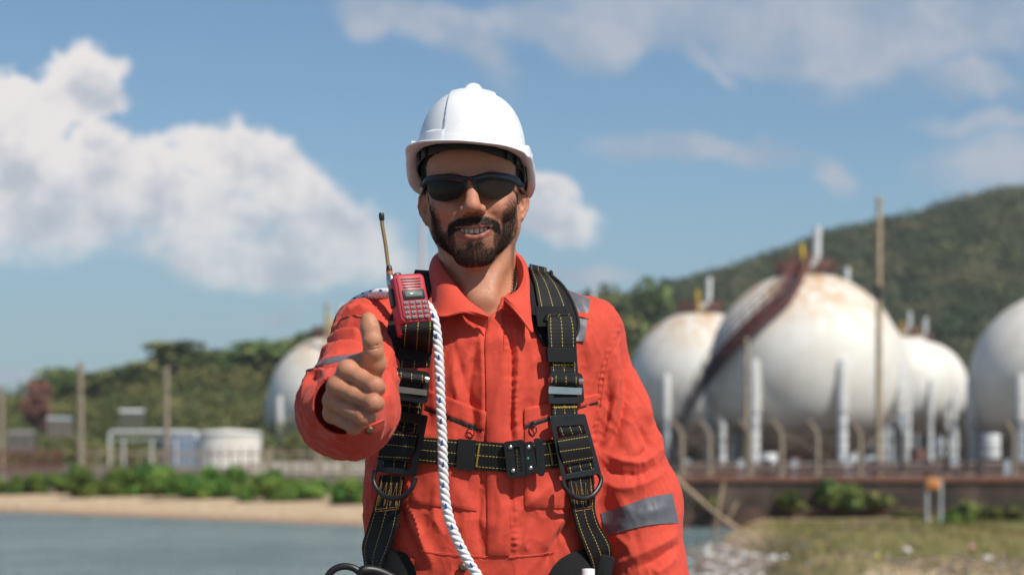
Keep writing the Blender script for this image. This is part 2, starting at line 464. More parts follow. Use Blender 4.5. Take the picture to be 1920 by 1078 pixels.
# ================================================================ VEGETATION
def leaf_mat(name, cols, br=0.0, patch=0.0):
    n = NT(name); oi = n.n('ShaderNodeObjectInfo'); g = n.noise(0.9, 4, 0.65); ge = n.n('ShaderNodeNewGeometry')
    ck = n.n('ShaderNodeVertexColor', layer_name='clump').outputs[0]; ri = n.math('ADD', n.math('MULTIPLY', g, 0.30), n.math('ADD', n.math('MULTIPLY', ck, 0.45), n.math('MULTIPLY', ge.outputs['Random Per Island'], 0.25)))
    c = n.ramp(ri, [(0.25, cols[0]), (0.5, cols[1]), (0.75, cols[2])])
    if patch: c = n.mix(n.mr(n.noise(0.045, 5, 0.6), 0.50, 0.66, 0, patch), c, (0.17, 0.115, 0.07)); c = n.mix(n.mr(n.noise(0.03, 4, 0.6, n.obj((1, 1, 2))), 0.48, 0.62, 0, 0.5), c, (0.030, 0.052, 0.020))
    hs = n.n('ShaderNodeHueSaturation'); n.l(c, hs.inputs['Color']); n.l(n.mr(oi.outputs['Random'], 0, 1, 0.47, 0.525, False), hs.inputs['Hue'])
    n.l(n.mr(oi.outputs['Random'], 0, 1, 0.75, 1.3, False), hs.inputs['Value'])
    n.set(Base_Color=hs.outputs[0], Roughness=0.7, Specular_IOR_Level=0.25); return n.m
LEAF = leaf_mat('tree_leaves', [(0.030, 0.058, 0.017), (0.115, 0.150, 0.036), (0.28, 0.27, 0.08)])
LEAFD = leaf_mat('dry_leaves', [(0.20, 0.105, 0.06), (0.30, 0.165, 0.10), (0.38, 0.22, 0.14)])
BUSH = leaf_mat('bush_leaves', [(0.030, 0.085, 0.014), (0.095, 0.18, 0.026), (0.22, 0.27, 0.05)])
FORL = leaf_mat('hill_forest_leaves', [(0.026, 0.036, 0.014), (0.075, 0.078, 0.028), (0.17, 0.14, 0.07)], patch=0.55)
BARK = simple('bark', (0.13, 0.09, 0.06), 0.9, bump=0.6, bs=30, bd=0.02)
def leaf_cloud(rs, clumps, nleaf, size, flat=0.75):
    """leaf faces scattered through the volume of several clumps; returns V, F"""
    Vv = []; TT = []
    for (c, r) in clumps:
        k_ = max(6, int(nleaf*r**2))
        d = rs.normal(size=(k_, 3)); d /= np.linalg.norm(d, axis=1, keepdims=True); rad = r*rs.random((k_, 1))**0.4
        p = np.array(c)+d*rad*np.array([1, 1, flat])
        nrm = d+rs.normal(0, 0.6, (k_, 3))+np.array([0, 0, 0.3]); nrm /= np.linalg.norm(nrm, axis=1, keepdims=True)
        t1 = np.cross(nrm, rs.normal(size=(k_, 3))); t1 /= np.linalg.norm(t1, axis=1, keepdims=True); t2 = np.cross(nrm, t1)
        s = size*rs.uniform(0.6, 1.4, (k_, 1))
        TT.append(np.full(k_*4, rs.random()*0.75+0.25*((c[2]-clumps[0][0][2])*0+rs.random())))
        Vv.append(np.stack([p-t1*s, p-t2*s*0.55, p+t1*s, p+t2*s*0.55], 1).reshape(-1, 3))
    Vv = np.concatenate(Vv); global LASTT; LASTT = np.concatenate(TT); return Vv, np.arange(len(Vv)).reshape(-1, 4)
def leaf_mesh(name, Vv, Ff):
    me_ = np_mesh(name, Vv, Ff); set_col(me_, 'clump', np.repeat(LASTT[:, None], 3, 1)); return me_
def make_tree_meshes(seed, H=9.0, W=3.2, nl=70, size=0.30):
    rs = np.random.default_rng(seed); cl = []
    for i in range(15):
        a = rs.uniform(0, 2*math.pi); r = W*rs.uniform(0.1, 0.78); z = H*rs.uniform(0.42, 0.9)
        k_ = 1-0.45*abs(z/H-0.6)*2
        cl.append(((math.cos(a)*r*k_, math.sin(a)*r*k_, z), W*rs.uniform(0.28, 0.46)))
    cl.append(((0, 0, H*0.68), W*0.55))
    Vv, Ff = leaf_cloud(rs, cl, nl, size)
    crown = leaf_mesh('crown', Vv, Ff)
    tb_ = MB()
    tb_.tube([(0, 0, -0.8), (0.05, 0, H*0.2), (0.1, 0.08, H*0.45), (0.0, 0.1, H*0.72)], [0.26, 0.20, 0.14, 0.05], n=8)
    for (c, r) in cl[:8]: tb_.tube([(0.08, 0.06, H*0.36), tuple(np.array(c)*np.array([0.5, 0.5, 0.85])), c], [0.10, 0.06, 0.02], n=6)
    return crown, tb_.mesh('trunk')
TM = [make_tree_meshes(30+i, H=8.5+0.8*i, W=3.3+0.3*(i % 3)) for i in range(5)]
def tree(x, y, z, s, k_, label, group, rz=0.0, mat=LEAF, name='tree', sx=1.0):
    t = empty(name, (x, y, z), label, 'tree', group); t.scale = (s*sx, s*sx, s); t.rotation_euler = (0, 0, rz)
    for nm, me_, m in (('crown', TM[k_][0], mat), ('trunk', TM[k_][1], BARK)):
        if len(me_.materials) == 0: me_.materials.append(m)
        o = bpy.data.objects.new(nm, me_); C.objects.link(o); o.parent = t
        if me_.materials[0] is not m: o.material_slots[0].link = 'OBJECT'; o.material_slots[0].material = m
    return t
# hills: one sheet each, heights from a silhouette profile (row of the skyline at a given distance)
HILLM = simple('hill_soil', (0.085, 0.075, 0.035), 0.95, var=0.4, vs=0.05)
def hill(name, prof, y0, y1, nx_, back=140, lump=2.0):
    """prof: [(px, py)] of the skyline seen at distance y1"""
    xs = np.array([(p[0]-960)*y1/F for p in prof]); hs = np.array([CAMZ+(HOR-p[1])*y1/F for p in prof])
    X = np.linspace(xs[0], xs[-1], nx_); T = np.linspace(0, 1, 34); rows = []
    Hh = np.interp(X, xs, hs); out = []
    for t in T:
        y = y0+(y1+back-y0)*t; u_ = min(1, (y-y0)/(y1-y0)); s = u_*u_*(3-2*u_) if y < y1 else max(0, 1-((y-y1)/back)**2)
        s = 0.25*min(1, u_)+0.75*s if y < y1 else s
        rows.append([Vector((x*(1-0.15*(1-u_)), y, -1.0+(Hh[i]-lump+1.0)*s+1.6*mnoise.noise((x*0.03, y*0.03, 1))*u_*s)) for i, x in enumerate(X)])
    b = MB(); b.grid(rows); o = b.build(name, HILLM, None, kind='structure')
    for p in o.data.polygons: p.use_smooth = True
    return BVHTree.FromPolygons(b.v, b.f)
bR = hill('hill', [(960,600),(1040,575),(1100,552),(1160,550),(1200,535),(1300,500),(1420,470),(1500,445),(1580,420),(1640,402),(1700,388),(1760,372),(1840,352),(1920,338),(2100,330),(2400,345),(2800,420),(3300,600)], 300, 520, 90, lump=8)
bL = hill('hill', [(-900,780),(-300,735),(-100,758),(0,765),(60,752),(160,735),(240,722),(330,690),(380,672),(470,660),(560,645),(640,632),(760,615),(900,600),(1060,600),(1250,700)], 190, 300, 90, back=80, lump=2.5)
def drop(bv, x, y):
    h = bv.ray_cast(Vector((x, y, 500)), Vector((0, 0, -1)), 900); return None if h[0] is None else h[0].z
# far wooded slope on the right: one mass of crowns
def forest(name, bv, n_, x0, x1, y0, y1, rmin, rmax, nl, size, seed, mat, yexp=1.0, lim=None):
    rs = np.random.default_rng(seed); cl = []
    for i in range(n_):
        y = y0+(y1-y0)*rs.random()**yexp; x = rs.uniform(x0, x1)
        if lim and not lim(x, y): continue
        z = drop(bv, x, y)
        if z is None: continue
        r = rs.uniform(rmin, rmax)
        if mnoise.noise((x*0.035, y*0.035, 5)) < -0.34: continue
        cl.append(((x, y, z+r*0.55), r))
    Vv, Ff = leaf_cloud(rs, cl, nl, size, 0.85)
    return props(link(name, leaf_mesh(name, Vv, Ff), mat, None, smooth=False), 'dense dark green forest covering the hillside' if name == 'forest' else None, 'forest', None, 'stuff')
def inview(x, y): return -420 < 960+F*x/y < 2350
f1 = forest('forest', bR, 5600, 0, 212, 300, 526, 2.0, 5.4, 20, 0.42, 3, FORL, 0.8, inview)
f1['label'] = 'dense dark green forest covering the high hill behind the white tanks'
f2 = forest('forest', bL, 2000, -118, 75, 190, 298, 1.5, 3.4, 34, 0.26, 4, LEAF, 1.0, inview)
f2['label'] = 'mixed green woodland covering the low hill behind the left shore'
# skyline trees of the left hill that can be told apart
words = ['leftmost', 'second', 'third', 'fourth', 'fifth', 'sixth', 'seventh', 'eighth', 'ninth']
sky_tr = [(105, 690, 5.2), (140, 700, 6.0), (190, 706, 5.0), (250, 686, 5.5), (335, 662, 5.5), (395, 668, 4.5), (470, 640, 5.5), (535, 640, 5.0), (600, 625, 5.5)]
for i, (px, py, s) in enumerate(sky_tr):
    y = 262+6*(i % 3); x = (px-960)*y/F; z = drop(bL, x, y); top = CAMZ+(HOR-py)*y/F
    if z is None: z = 0
    Hm = 8.5+0.8*(i % 5); sc = max(0.60, (top-z+0.3)/(Hm*0.98))
    tree(x, y, z-0.5, sc*1.05, i % 5, 'broad green tree on the skyline of the low hill, %s from the left' % words[i], 'trees on the skyline of the low hill', rz=i*1.3, sx=max(1.1, 1.5/sc)*(1.35 if i in (1, 4, 6) else 1))
y = 205.0
tree((70-960)*y/F, y, 0.5, (CAMZ+(HOR-705)*y/F-0.5)/8.6, 0, 'reddish brown dry tree at the far left of the low hill', None, mat=LEAFD, sx=0.62, name='dry_tree')
for i, (px, py, yy_) in enumerate(((1120, 535, 330.0), (1185, 520, 350.0))):
    x = (px-960)*yy_/F; z = drop(bR, x, yy_) or 5; top = CAMZ+(HOR-py)*yy_/F
    tree(x, yy_, z, (top-z)/(8.5+0.8*(1+i)), 1+i, ('rounded tree rising over the man\'s right shoulder line' if i == 0 else 'rounded tree at the low end of the high hill'), 'trees at the foot of the high hill', rz=i)
# bushes along the left shore
def bush(name, px, pyt, pyb, wpx, y, label, mat=BUSH, seed=0, group='green bushes along the far shore', zb=None):
    rs = np.random.default_rng(seed+100); x = (px-960)*y/F; zb = float(hgt(x, y)) if zb is None else zb; zt = CAMZ+(HOR-pyt)*y/F; H = max(0.3, zt-zb); W = wpx*y/F/2
    cl = []
    for i in range(20):
        u0 = rs.uniform(-1, 1); cl.append(((u0*W*0.95, rs.uniform(-0.8, 0.8), H*rs.uniform(0.08, 0.80)*(1-0.35*abs(u0))), H*rs.uniform(0.20, 0.33)))
    Vv, Ff = leaf_cloud(rs, cl, 1500*(1.6/H)**1.2, 0.085)
    st_ = MB()
    for (c, r) in cl[:6]: st_.tube([(c[0]*0.3, 0, -0.2), (c[0]*0.6, c[1]*0.5, c[2]*0.5), c], [0.03, 0.02, 0.01], n=5)
    t = empty(name, (x, y, zb), label, 'bush', group)
    o = link('foliage', leaf_mesh('foliage', Vv, Ff), mat, None, False); o.parent = t
    o = st_.build('stem', BARK, None); o.parent = t
    return t
bl = [(20,890,'dull green bush at the far left of the shore'),(75,884,'bush left of the small lime coloured bush on the far shore'),(130,880,'olive bush behind the sand near the left pole'),
      (185,868,'tall leafy bush with the left pole close behind it'),(235,862,'tallest bright bush left of the white pipe frame'),(290,870,'bush in front of the near end of the white pipe frame'),
      (340,880,'bush under the second tall pole'),(395,876,'spreading bush in front of the low white tank'),(450,878,'bright leafy bush in the middle of the low white tank'),
      (505,884,'bush between the low white tank and the man\'s raised arm'),(560,890,'low bush in front of the pale wall left of the man'),(620,896,'low bush just left of the man\'s waist'),(672,900,'dark bush touching the man\'s waist at the left')]
for i, (px, py, lb) in enumerate(bl):
    yb_ = 75.0
    for _ in range(8): yb_ = float(shore((px-960)*yb_/F))+13+1.2*(i % 3)
    bush('bush', px, py-8+5*math.sin(i*2.1), 938, 98, yb_, lb, BUSH, i)
bush('bush', 168, 908, 940, 40, 83.0, 'small lime coloured bush on the edge of the sand', leaf_mat('lime_leaves', [(0.10, 0.17, 0.02), (0.17, 0.25, 0.03), (0.22, 0.30, 0.05)]), 40)
rb = [(1560,892,58.5,76,'dark bush climbing the retaining wall below the largest tank'),(1815,938,57,80,'olive bush right of the orange sign'),(1885,940,56.5,80,'olive bush at the right edge in front of the wall'),(1700,965,58,60,'low bush at the foot of the wall left of the orange sign'),(1790,960,55,50,'small yellowish bush just behind the sign posts')]
rb += [(1480,912,59.0,46,'small dark creeper on the wall left of the climbing bush'),(1640,918,59.0,50,'small dark creeper on the wall right of the climbing bush'),(1325,925,59.0,44,'small dark creeper on the wall above the longest branch')]
for i, (px, py, yy_, w_, lb) in enumerate(rb): bush('bush', px, py, 990, w_, (59.62 if i in (0, 5, 6, 7) else yy_), lb, LEAF if i != 4 else BUSH, 60+i, 'bushes by the retaining wall', zb=(-0.43 if i in (0, 5, 6, 7) else None))

# ================================================================ TANKS
def tank_mat(name, rust):
    n = NT(name); o = n.obj(); sp = n.n('ShaderNodeSeparateXYZ'); n.l(o, sp.inputs[0])
    st = n.noise(0.9, 6, 0.65, n.obj((1.2, 1.2, 0.16))); bl_ = n.noise(0.5, 5, 0.6)
    c = n.mix(n.mr(bl_, 0.35, 0.7), (0.78, 0.75, 0.68), (0.70, 0.65, 0.56))
    top = n.mr(sp.outputs[2], 1.2, 6.8); f = n.math('MULTIPLY', top, n.mr(st, 0.36, 0.62))
    c = n.mix(n.math('MULTIPLY', f, rust), c, (0.52, 0.30, 0.12))
    drips = n.math('MULTIPLY', n.mr(st, 0.62, 0.74), 0.18*rust); c = n.mix(drips, c, (0.40, 0.24, 0.12))
    bot = n.math('MULTIPLY', n.mr(sp.outputs[2], -2.6, -5.2), n.mr(bl_, 0.15, 0.5)); c = n.mix(n.math('MULTIPLY', bot, 0.85), c, (0.24, 0.15, 0.09))  # brownish shading of the underside put into the paint colour
    seam = n.n('ShaderNodeTexBrick'); seam.inputs['Scale'].default_value = 0.35
    n.set(Base_Color=c, Roughness=0.55); n.bump(bl_, 0.2, 0.03); return n.m
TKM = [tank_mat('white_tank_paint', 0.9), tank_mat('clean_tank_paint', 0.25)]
REDST = simple('red_oxide_steel', (0.15, 0.060, 0.042), 0.7, var=0.4, vs=2); DARKST = simple('dark_weathered_steel', (0.055, 0.045, 0.042), 0.7, var=0.4, vs=2)
WST = simple('white_painted_steel', (0.70, 0.70, 0.68), 0.5, var=0.15, vs=1.5); YST = simple('yellow_painted_steel', (0.70, 0.45, 0.02), 0.5); GST = simple('grey_painted_steel', (0.40, 0.43, 0.45), 0.5)
CONC = simple('weathered_concrete', (0.27, 0.22, 0.16), 0.9, var=0.3, vs=3, bump=0.5, bs=20, bd=0.01)
STN = NT('stair_steel'); _sp = STN.n('ShaderNodeSeparateXYZ'); STN.l(STN.obj(), _sp.inputs[0])
STN.set(Base_Color=STN.mix(STN.mr(_sp.outputs[2], 6.5, 10.5), (0.040, 0.036, 0.038), (0.17, 0.055, 0.040)), Roughness=0.7); STM = STN.m
SLV = simple('off_white_sleeve', (0.56, 0.55, 0.52), 0.6, var=0.2, vs=1.5)
def sphere_grid(c, r, nu=72, nv=40):
    rows = []
    for i in range(nv+1):
        th = math.pi*i/nv; rows.append([Vector((r*math.sin(th)*math.cos(2*math.pi*j/nu), r*math.sin(th)*math.sin(2*math.pi*j/nu), -r*math.cos(th)))+c for j in range(nu+1)])
    return rows
def sphere_tank(px, py, rpx, y, label, mat, nleg=10, top=True, a0=0.0, stair=False):
    r = rpx*y/F; x = (px-960)*y/F; zc = CAMZ+(HOR-py)*y/F; zg = -0.25; ctr = Vector((0, 0, zc-zg))
    t = empty('spherical_tank', (x, y, zg), label, 'gas tank', 'spherical gas tanks')
    def mk(name, b, m, par=t):
        o = b.build(name, m, None); o.parent = par; return o
    b = MB(); b.grid(sphere_grid(Vector((0, 0, 0)), r)); o = mk('vessel', b, mat); o.location = ctr
    for i in range(nleg):
        a = a0+2*math.pi*i/nleg; R0 = r*0.995; lx, ly = R0*math.cos(a), R0*math.sin(a)
        b = MB(); b.tube([(lx, ly, 0), (lx, ly, ctr.z*0.56)], 0.36*r/7.2, n=14); lg = mk('leg', b, GST if i % 3 else WST)
        b = MB(); b.tube([(lx, ly, ctr.z*0.56), (lx, ly, ctr.z*1.0), (lx*0.985, ly*0.985, ctr.z*1.06)], [0.46*r/7.2, 0.46*r/7.2, 0.3], n=14); mk('sleeve', b, SLV, lg)
        b = MB(); b.box((lx, ly, 0.2), (1.3*r/7.2, 1.3*r/7.2, 0.4)); mk('footing', b, CONC, lg)
        a2 = a0+2*math.pi*(i+1)/nleg; mx, my = R0*math.cos(a2), R0*math.sin(a2)
        b = MB(); b.tube([(lx, ly, 0.5), (mx, my, ctr.z*0.55)], 0.035, n=5); b.tube([(mx, my, 0.5), (lx, ly, ctr.z*0.55)], 0.035, n=5); mk('cross_brace', b, CONC)
    zt = ctr.z+r
    pr = r*0.31
    b = MB(); b.tube([(0, 0, zt-0.28), (0, 0, zt-0.12)], pr, n=32); mk('top_platform', b, DARKST)
    b = MB()
    for zz_ in (0.35, 0.7, 1.05): b.tube([(pr*math.cos(w), pr*math.sin(w), zt+zz_-0.12) for w in np.linspace(0, 2*math.pi, 33)], 0.045, n=5)
    for w in np.linspace(0, 2*math.pi, 17)[:-1]: b.tube([(pr*math.cos(w), pr*math.sin(w), zt-0.2), (pr*math.cos(w), pr*math.sin(w), zt+1.0)], 0.05, n=5)
    mk('railing', b, REDST)
    b = MB(); b.tube([(-pr*0.35, 0, zt-0.2), (-pr*0.35, 0, zt+0.9)], 0.30, n=12); mk('valve', b, REDST)
    b = MB(); b.tube([(-pr*0.75, 0.3, zt-0.2), (-pr*0.75, 0.3, zt+0.7)], 0.22, n=12); mk('valve', b, REDST)
    b = MB(); b.box((pr*0.6, 0, zt+0.35), (1.0, 0.8, 0.9), bevel=0.1); mk('valve_box', b, REDST)
    k_ = r/7.2
    b = MB(); b.tube([(0.0*k_, 0, zt+0.35), (0.35*k_, 0, zt+0.45), (0.75*k_, 0, zt+0.75), (0.85*k_, 0, zt+1.3), (0.88*k_, 0, zt+3.4*k_)], 0.30*k_, n=14); mk('vent_pipe', b, WST)
    b = MB(); b.tube([(-0.15*k_, -0.3, zt-0.1), (-0.35*k_, -0.3, zt+2.1*k_)], 0.17*k_, n=8); mk('yellow_post', b, YST)
    if stair:
        # stairway: along the shell from the crown, then straight down to the ground
        pts_ = [Vector(q_)*(r/181.0)+Vector((0, 0, ctr.z)) for q_ in ((-10,-20,196),(-14,-50,190),(-30,-95,168),(-52,-137,132),(-89,-144,99),(-124,-137,67),(-164,-106,23),(-190,-74,-16),(-219,-62,-68),(-246,-60,-138),(-262,-60,-186))]
        sm_ = [Vector(p) for p in catmull(pts_, 60)]; side_ = []
        for i, p in enumerate(sm_):
            tt = (sm_[min(i+1, 59)]-sm_[max(i-1, 0)]).normalized(); rad_ = Vector((p.x, p.y, (p.z-ctr.z) if p.z > ctr.z else 0)).normalized(); side_.append(tt.cross(rad_).normalized()*0.55)
        st = MB()
        for s_ in (-1, 1): st.tube([p+q*s_ for p, q in zip(sm_, side_)], 0.14, n=6)
        stb = mk('stairway', st, STM)
        ra = MB()
        for s_ in (-1, 1):
            for hh in (0.5, 1.05): ra.tube([p+q*s_+Vector((0, 0, hh)) for p, q in zip(sm_, side_)], 0.05, n=5)
            for i in range(0, 60, 3): ra.tube([sm_[i]+side_[i]*s_, sm_[i]+side_[i]*s_+Vector((0, 0, 1.05))], 0.045, n=4)
        mk('handrail', ra, STM, stb)
        tr_ = MB()
        for i in range(59):
            for q in (0.0, 0.5):
                p = sm_[i].lerp(sm_[i+1], q); sd = side_[i]; v3 = Vector((sd.y, -sd.x, 0)).normalized()*0.14
                tr_.add([p-sd-v3, p+sd-v3, p+sd+v3, p-sd+v3], [(0, 1, 2, 3)], None, 0, False)
        mk('treads', tr_, STM, stb)
    return t
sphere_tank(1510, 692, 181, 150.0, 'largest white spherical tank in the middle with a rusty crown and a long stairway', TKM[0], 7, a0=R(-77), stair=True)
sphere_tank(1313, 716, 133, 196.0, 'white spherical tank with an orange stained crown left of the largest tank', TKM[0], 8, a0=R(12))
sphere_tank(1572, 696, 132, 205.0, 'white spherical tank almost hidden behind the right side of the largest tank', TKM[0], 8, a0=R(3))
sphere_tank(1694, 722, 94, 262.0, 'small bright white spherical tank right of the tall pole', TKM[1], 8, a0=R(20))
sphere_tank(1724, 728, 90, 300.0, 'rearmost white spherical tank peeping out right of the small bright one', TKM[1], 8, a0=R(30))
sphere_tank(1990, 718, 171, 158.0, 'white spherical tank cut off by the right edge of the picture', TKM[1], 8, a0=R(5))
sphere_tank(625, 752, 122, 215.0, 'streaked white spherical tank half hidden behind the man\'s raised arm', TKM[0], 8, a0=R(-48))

def cyl_tank(px, wpx, pyt, y, label, mat, cone=0.3):
    r = wpx*y/F/2; x = (px-960)*y/F; zt = CAMZ+(HOR-pyt)*y/F; zg = float(hgt(x, y)); H = zt-zg
    t = empty('storage_tank', (x, y, zg), label, 'storage tank', 'low storage tanks')
    b = MB(); b.tube([(0, 0, -0.2), (0, 0, H)], r, n=48, cap=False); o = b.build('wall', mat, None); o.parent = t
    b = MB(); b.tube([(0, 0, H), (0, 0, H+0.12), (0, 0, H+cone)], [r*1.01, r*1.0, 0.05], n=48); o = b.build('roof', mat, None); o.parent = t
    b = MB(); b.tube([(r*1.012*math.cos(w), r*1.012*math.sin(w), H-0.1) for w in np.linspace(0, 2*math.pi, 49)], 0.06, n=5); o = b.build('rim', GST, None); o.parent = t
    return t
cyl_tank(428, 124, 812, 150.0, 'low white cylindrical tank left of the streaked spherical tank', TKM[1])
cyl_tank(335, 74, 812, 158.0, 'low pale blue cylindrical tank behind the white pipe frame', simple('pale_blue_paint', (0.15, 0.20, 0.27), 0.7), 0.3)

# ================================================================ POLES, FRAMES, FENCES, WALL
WOODP = simple('bleached_wood', (0.40, 0.31, 0.20), 0.85, var=0.3, vs=2, bump=0.5, bs=20, bd=0.01)
def pole(px, pyt, y, wpx, label, mat=CONC, joint=None, lean=0.0, cap=True, zg=None, name='pole'):
    x = (px-960)*y/F; zt = CAMZ+(HOR-pyt)*y/F; zg = float(hgt(x, y)) if zg is None else zg; r = wpx*y/F/2; H = zt-zg
    t = empty(name, (x, y, zg), label, 'pole', 'tall poles')
    b = MB(); b.tube([(0, 0, -0.5), (lean*0.5, 0, H*0.5), (lean, 0, H)], [r*1.15, r, r*0.8], n=12); o = b.build('shaft', mat, None); o.parent = t
    if joint:
        zj = CAMZ+(HOR-joint)*y/F-zg; b = MB(); b.tube([(lean*zj/H, 0, zj-0.35), (lean*zj/H, 0, zj+0.35)], r*1.25, n=12); o = b.build('clamp', DARKST, None); o.parent = t
    if cap:
        b = MB(); b.tube([(lean, 0, H), (lean, 0, H+0.25)], [r*1.1, r*0.7], n=10); o = b.build('cap', mat, None); o.parent = t
    return t
pole(1648, 378, 100.0, 12, 'tallest pole, a bleached pole with a dark joint in front of the largest tank', WOODP, joint=549)
pole(151, 688, 100.0, 12, 'grey concrete pole left of the white pipe frame'); pole(312, 696, 104.0, 11, 'grey concrete pole rising beside the pale blue tank')
pole(3, 732, 100.0, 10, 'pale pole at the extreme left edge of the picture'); pole(613, 572, 210.0, 9, 'thin pole rising behind the man\'s raised sleeve', WOODP)
pole(792, 418, 420.0, 10, 'distant faint mast left of the man\'s chin', simple('pale_mast_paint', (0.62, 0.52, 0.50), 0.7), zg=0)
pole(1400, 640, 140.0, 7, 'slim pole in front of the left side of the largest tank', WOODP); pole(1112, 548, 300.0, 9, 'short white stack behind the man\'s shoulder', WST, zg=5)
# white pipe frame on the left
y = 118.0; fr = empty('gantry', P3(285, 860, y), 'long white pipe frame standing in front of the low tanks', 'gantry')
def F3(px, py, yy_=y): return P3(px, py, yy_)
b = MB(); b.tube([F3(206, 870), F3(206, 812), F3(210, 809), F3(364, 809), F3(368, 812), F3(368, 822)], 0.085, n=8); b.build('header_pipe', WST, fr)
for px in (232, 285, 330): 
    b = MB(); b.tube([F3(px, 870), F3(px, 822)], 0.055, n=8); b.build('upright', WST, fr)
b = MB(); b.tube([F3(206, 824), F3(368, 824)], 0.04, n=6); b.build('rail', GST, fr)
# buildings among the trees
def shed(px, py, wpx, hpx, y, label, roof, wall=(0.45, 0.43, 0.40)):
    x = (px-960)*y/F; z = CAMZ+(HOR-py)*y/F; w = wpx*y/F; h = hpx*y/F; d = w*0.6
    t = empty('shed', (x, y, z-h-1.5), label, 'building', 'sheds among the trees')
    m = simple('shed_wall', wall, 0.8); b = MB(); b.box((0, 0, (h+1.5)/2), (w*0.94, d*0.94, h+1.5)); o = b.build('wall', m, None); o.parent = t
    b = MB(); zr = h+1.5; e = 0.20*h+0.10
    b.add([(-w/2, -d/2, zr), (w/2, -d/2, zr), (w/2, 0, zr+e*1.6), (-w/2, 0, zr+e*1.6), (w/2, d/2, zr), (-w/2, d/2, zr)], [(0, 1, 2, 3), (3, 2, 4, 5), (0, 3, 5), (1, 4, 2)], None, 0, False); o = b.build('roof', roof, None); o.parent = t
    b = MB(); b.box((-w*0.2, -d*0.475, h*0.5+1.0), (w*0.16, 0.06, h*0.6)); o = b.build('window', simple('dark_window', (0.03, 0.035, 0.04), 0.2), None); o.parent = t
    b = MB(); b.box((w*0.2, -d*0.475, h*0.4+0.9), (w*0.14, 0.06, h*0.9)); o = b.build('door', DARKST, None); o.parent = t
shed(248, 772, 44, 3, 185.0, 'shed with a bright white roof in the middle of the left trees', WST, (0.10, 0.10, 0.07)); shed(112, 786, 46, 3, 182.0, 'grey roofed shed left of the white roofed shed', GST, (0.15, 0.13, 0.10))
shed(40, 812, 50, 6, 180.0, 'low shed near the left edge behind the rusty fence', simple('dull_roof', (0.22, 0.21, 0.19), 0.8), (0.14, 0.12, 0.10))
# works clutter behind the fence: pipe runs with valves and drums
def drum(px, py, y, r, mat, label):
    c = P3(px, py, y); t = empty('drum', c, label, 'drum', 'drums and valves behind the fence')
    b = MB(); b.tube([(0, 0, -0.55), (0, 0, -0.5), (0, 0, 0.5), (0, 0, 0.55)], [r*0.97, r, r, r*0.97], n=18); o = b.build('body', mat, None); o.parent = t
    b = MB(); b.tube([(0, 0, -0.02), (0, 0, 0.02)], r*1.04, n=18); b.tube([(0.15, 0, 0.55), (0.15, 0, 0.62)], 0.08, n=8); o = b.build('hoop', DARKST, None); o.parent = t
ORP = simple('orange_plastic_sign', (0.48, 0.19, 0.05), 0.6)
drum(1858, 836, 90.0, 0.42, WST, 'large white drum left of the tank at the right edge'); drum(1440, 868, 110.0, 0.5, WST, 'white drum below the left side of the largest tank')
drum(1600, 872, 110.0, 0.45, WST, 'white drum right of the front leg of the largest tank'); drum(1487, 878, 105.0, 0.4, REDST, 'red drum left of the front leg of the largest tank')
drum(1720, 860, 105.0, 0.42, REDST, 'red drum below the small bright tank'); drum(1768, 838, 110.0, 0.45, WST, 'small white drum below the rearmost tank'); drum(1628, 874, 105.0, 0.38, GST, 'grey drum at the foot of the tallest pole')
pr = empty('pipe_run', P3(1600, 880, 80.0), 'long low red pipes running behind the right fence', 'pipes')
b = MB(); b.tube([P3(1270, 884, 74.0), P3(2000, 878, 80.0)], 0.13, n=8); b.build('lower_pipe', simple('dull_rust_pipe', (0.10, 0.055, 0.042), 0.8, var=0.4), pr)
b = MB(); b.tube([P3(1270, 872, 78.0), P3(2000, 868, 84.0)], 0.09, n=8); b.build('upper_pipe', simple('brown_grey_pipe', (0.13, 0.10, 0.085), 0.8, var=0.4), pr)
for i in range(14):
    b = MB(); c = P3(1290+50*i, 874, 78.2); b.box(c+Vector((0, 0.2, -0.1)), (0.25, 0.25, 0.75)); b.build('valve', DARKST if i % 2 else GST, pr)
# right fence: concrete posts with bent tops, wires between
yF = 62.0
fp = [1278, 1330, 1405, 1465, 1532, 1612, 1690, 1775, 1812, 1900]
order = ['leftmost', 'second', 'third', 'fourth', 'fifth', 'sixth', 'seventh', 'eighth', 'ninth', 'rightmost']
fence = empty('wire_fence', P3(1600, 890, yF), 'mesh of thin wires strung between the bent fence posts on the wall', 'fence')
b = MB()
for py in (808, 826, 846, 866, 884): b.tube([P3(1180, py, yF), P3(1980, py-3, yF)], 0.012, n=4)
for k_ in range(3): b.tube([P3(1180, 803-5*k_, yF-0.1*k_), P3(1980, 800-5*k_, yF-0.1*k_)], 0.010, n=4)
b.build('wire', DARKST, fence)
for i, px in enumerate(fp):
    p0 = P3(px, 893, yF); t = empty('fence_post', p0, 'concrete fence post with a bent top on the wall, %s of the row' % order[i], 'fence post', 'bent top fence posts')
    b = MB(); b.tube([(0, 0, -0.1), (0, 0, 1.25), (-0.08, -0.05, 1.45), (-0.32, -0.12, 1.72)], 0.085, n=8); o = b.build('shaft', CONC if i not in (6, 7, 8) else DARKST, None); o.parent = t
    b = MB(); b.box((0, 0, 0.02), (0.3, 0.3, 0.12)); o = b.build('base', CONC, None); o.parent = t
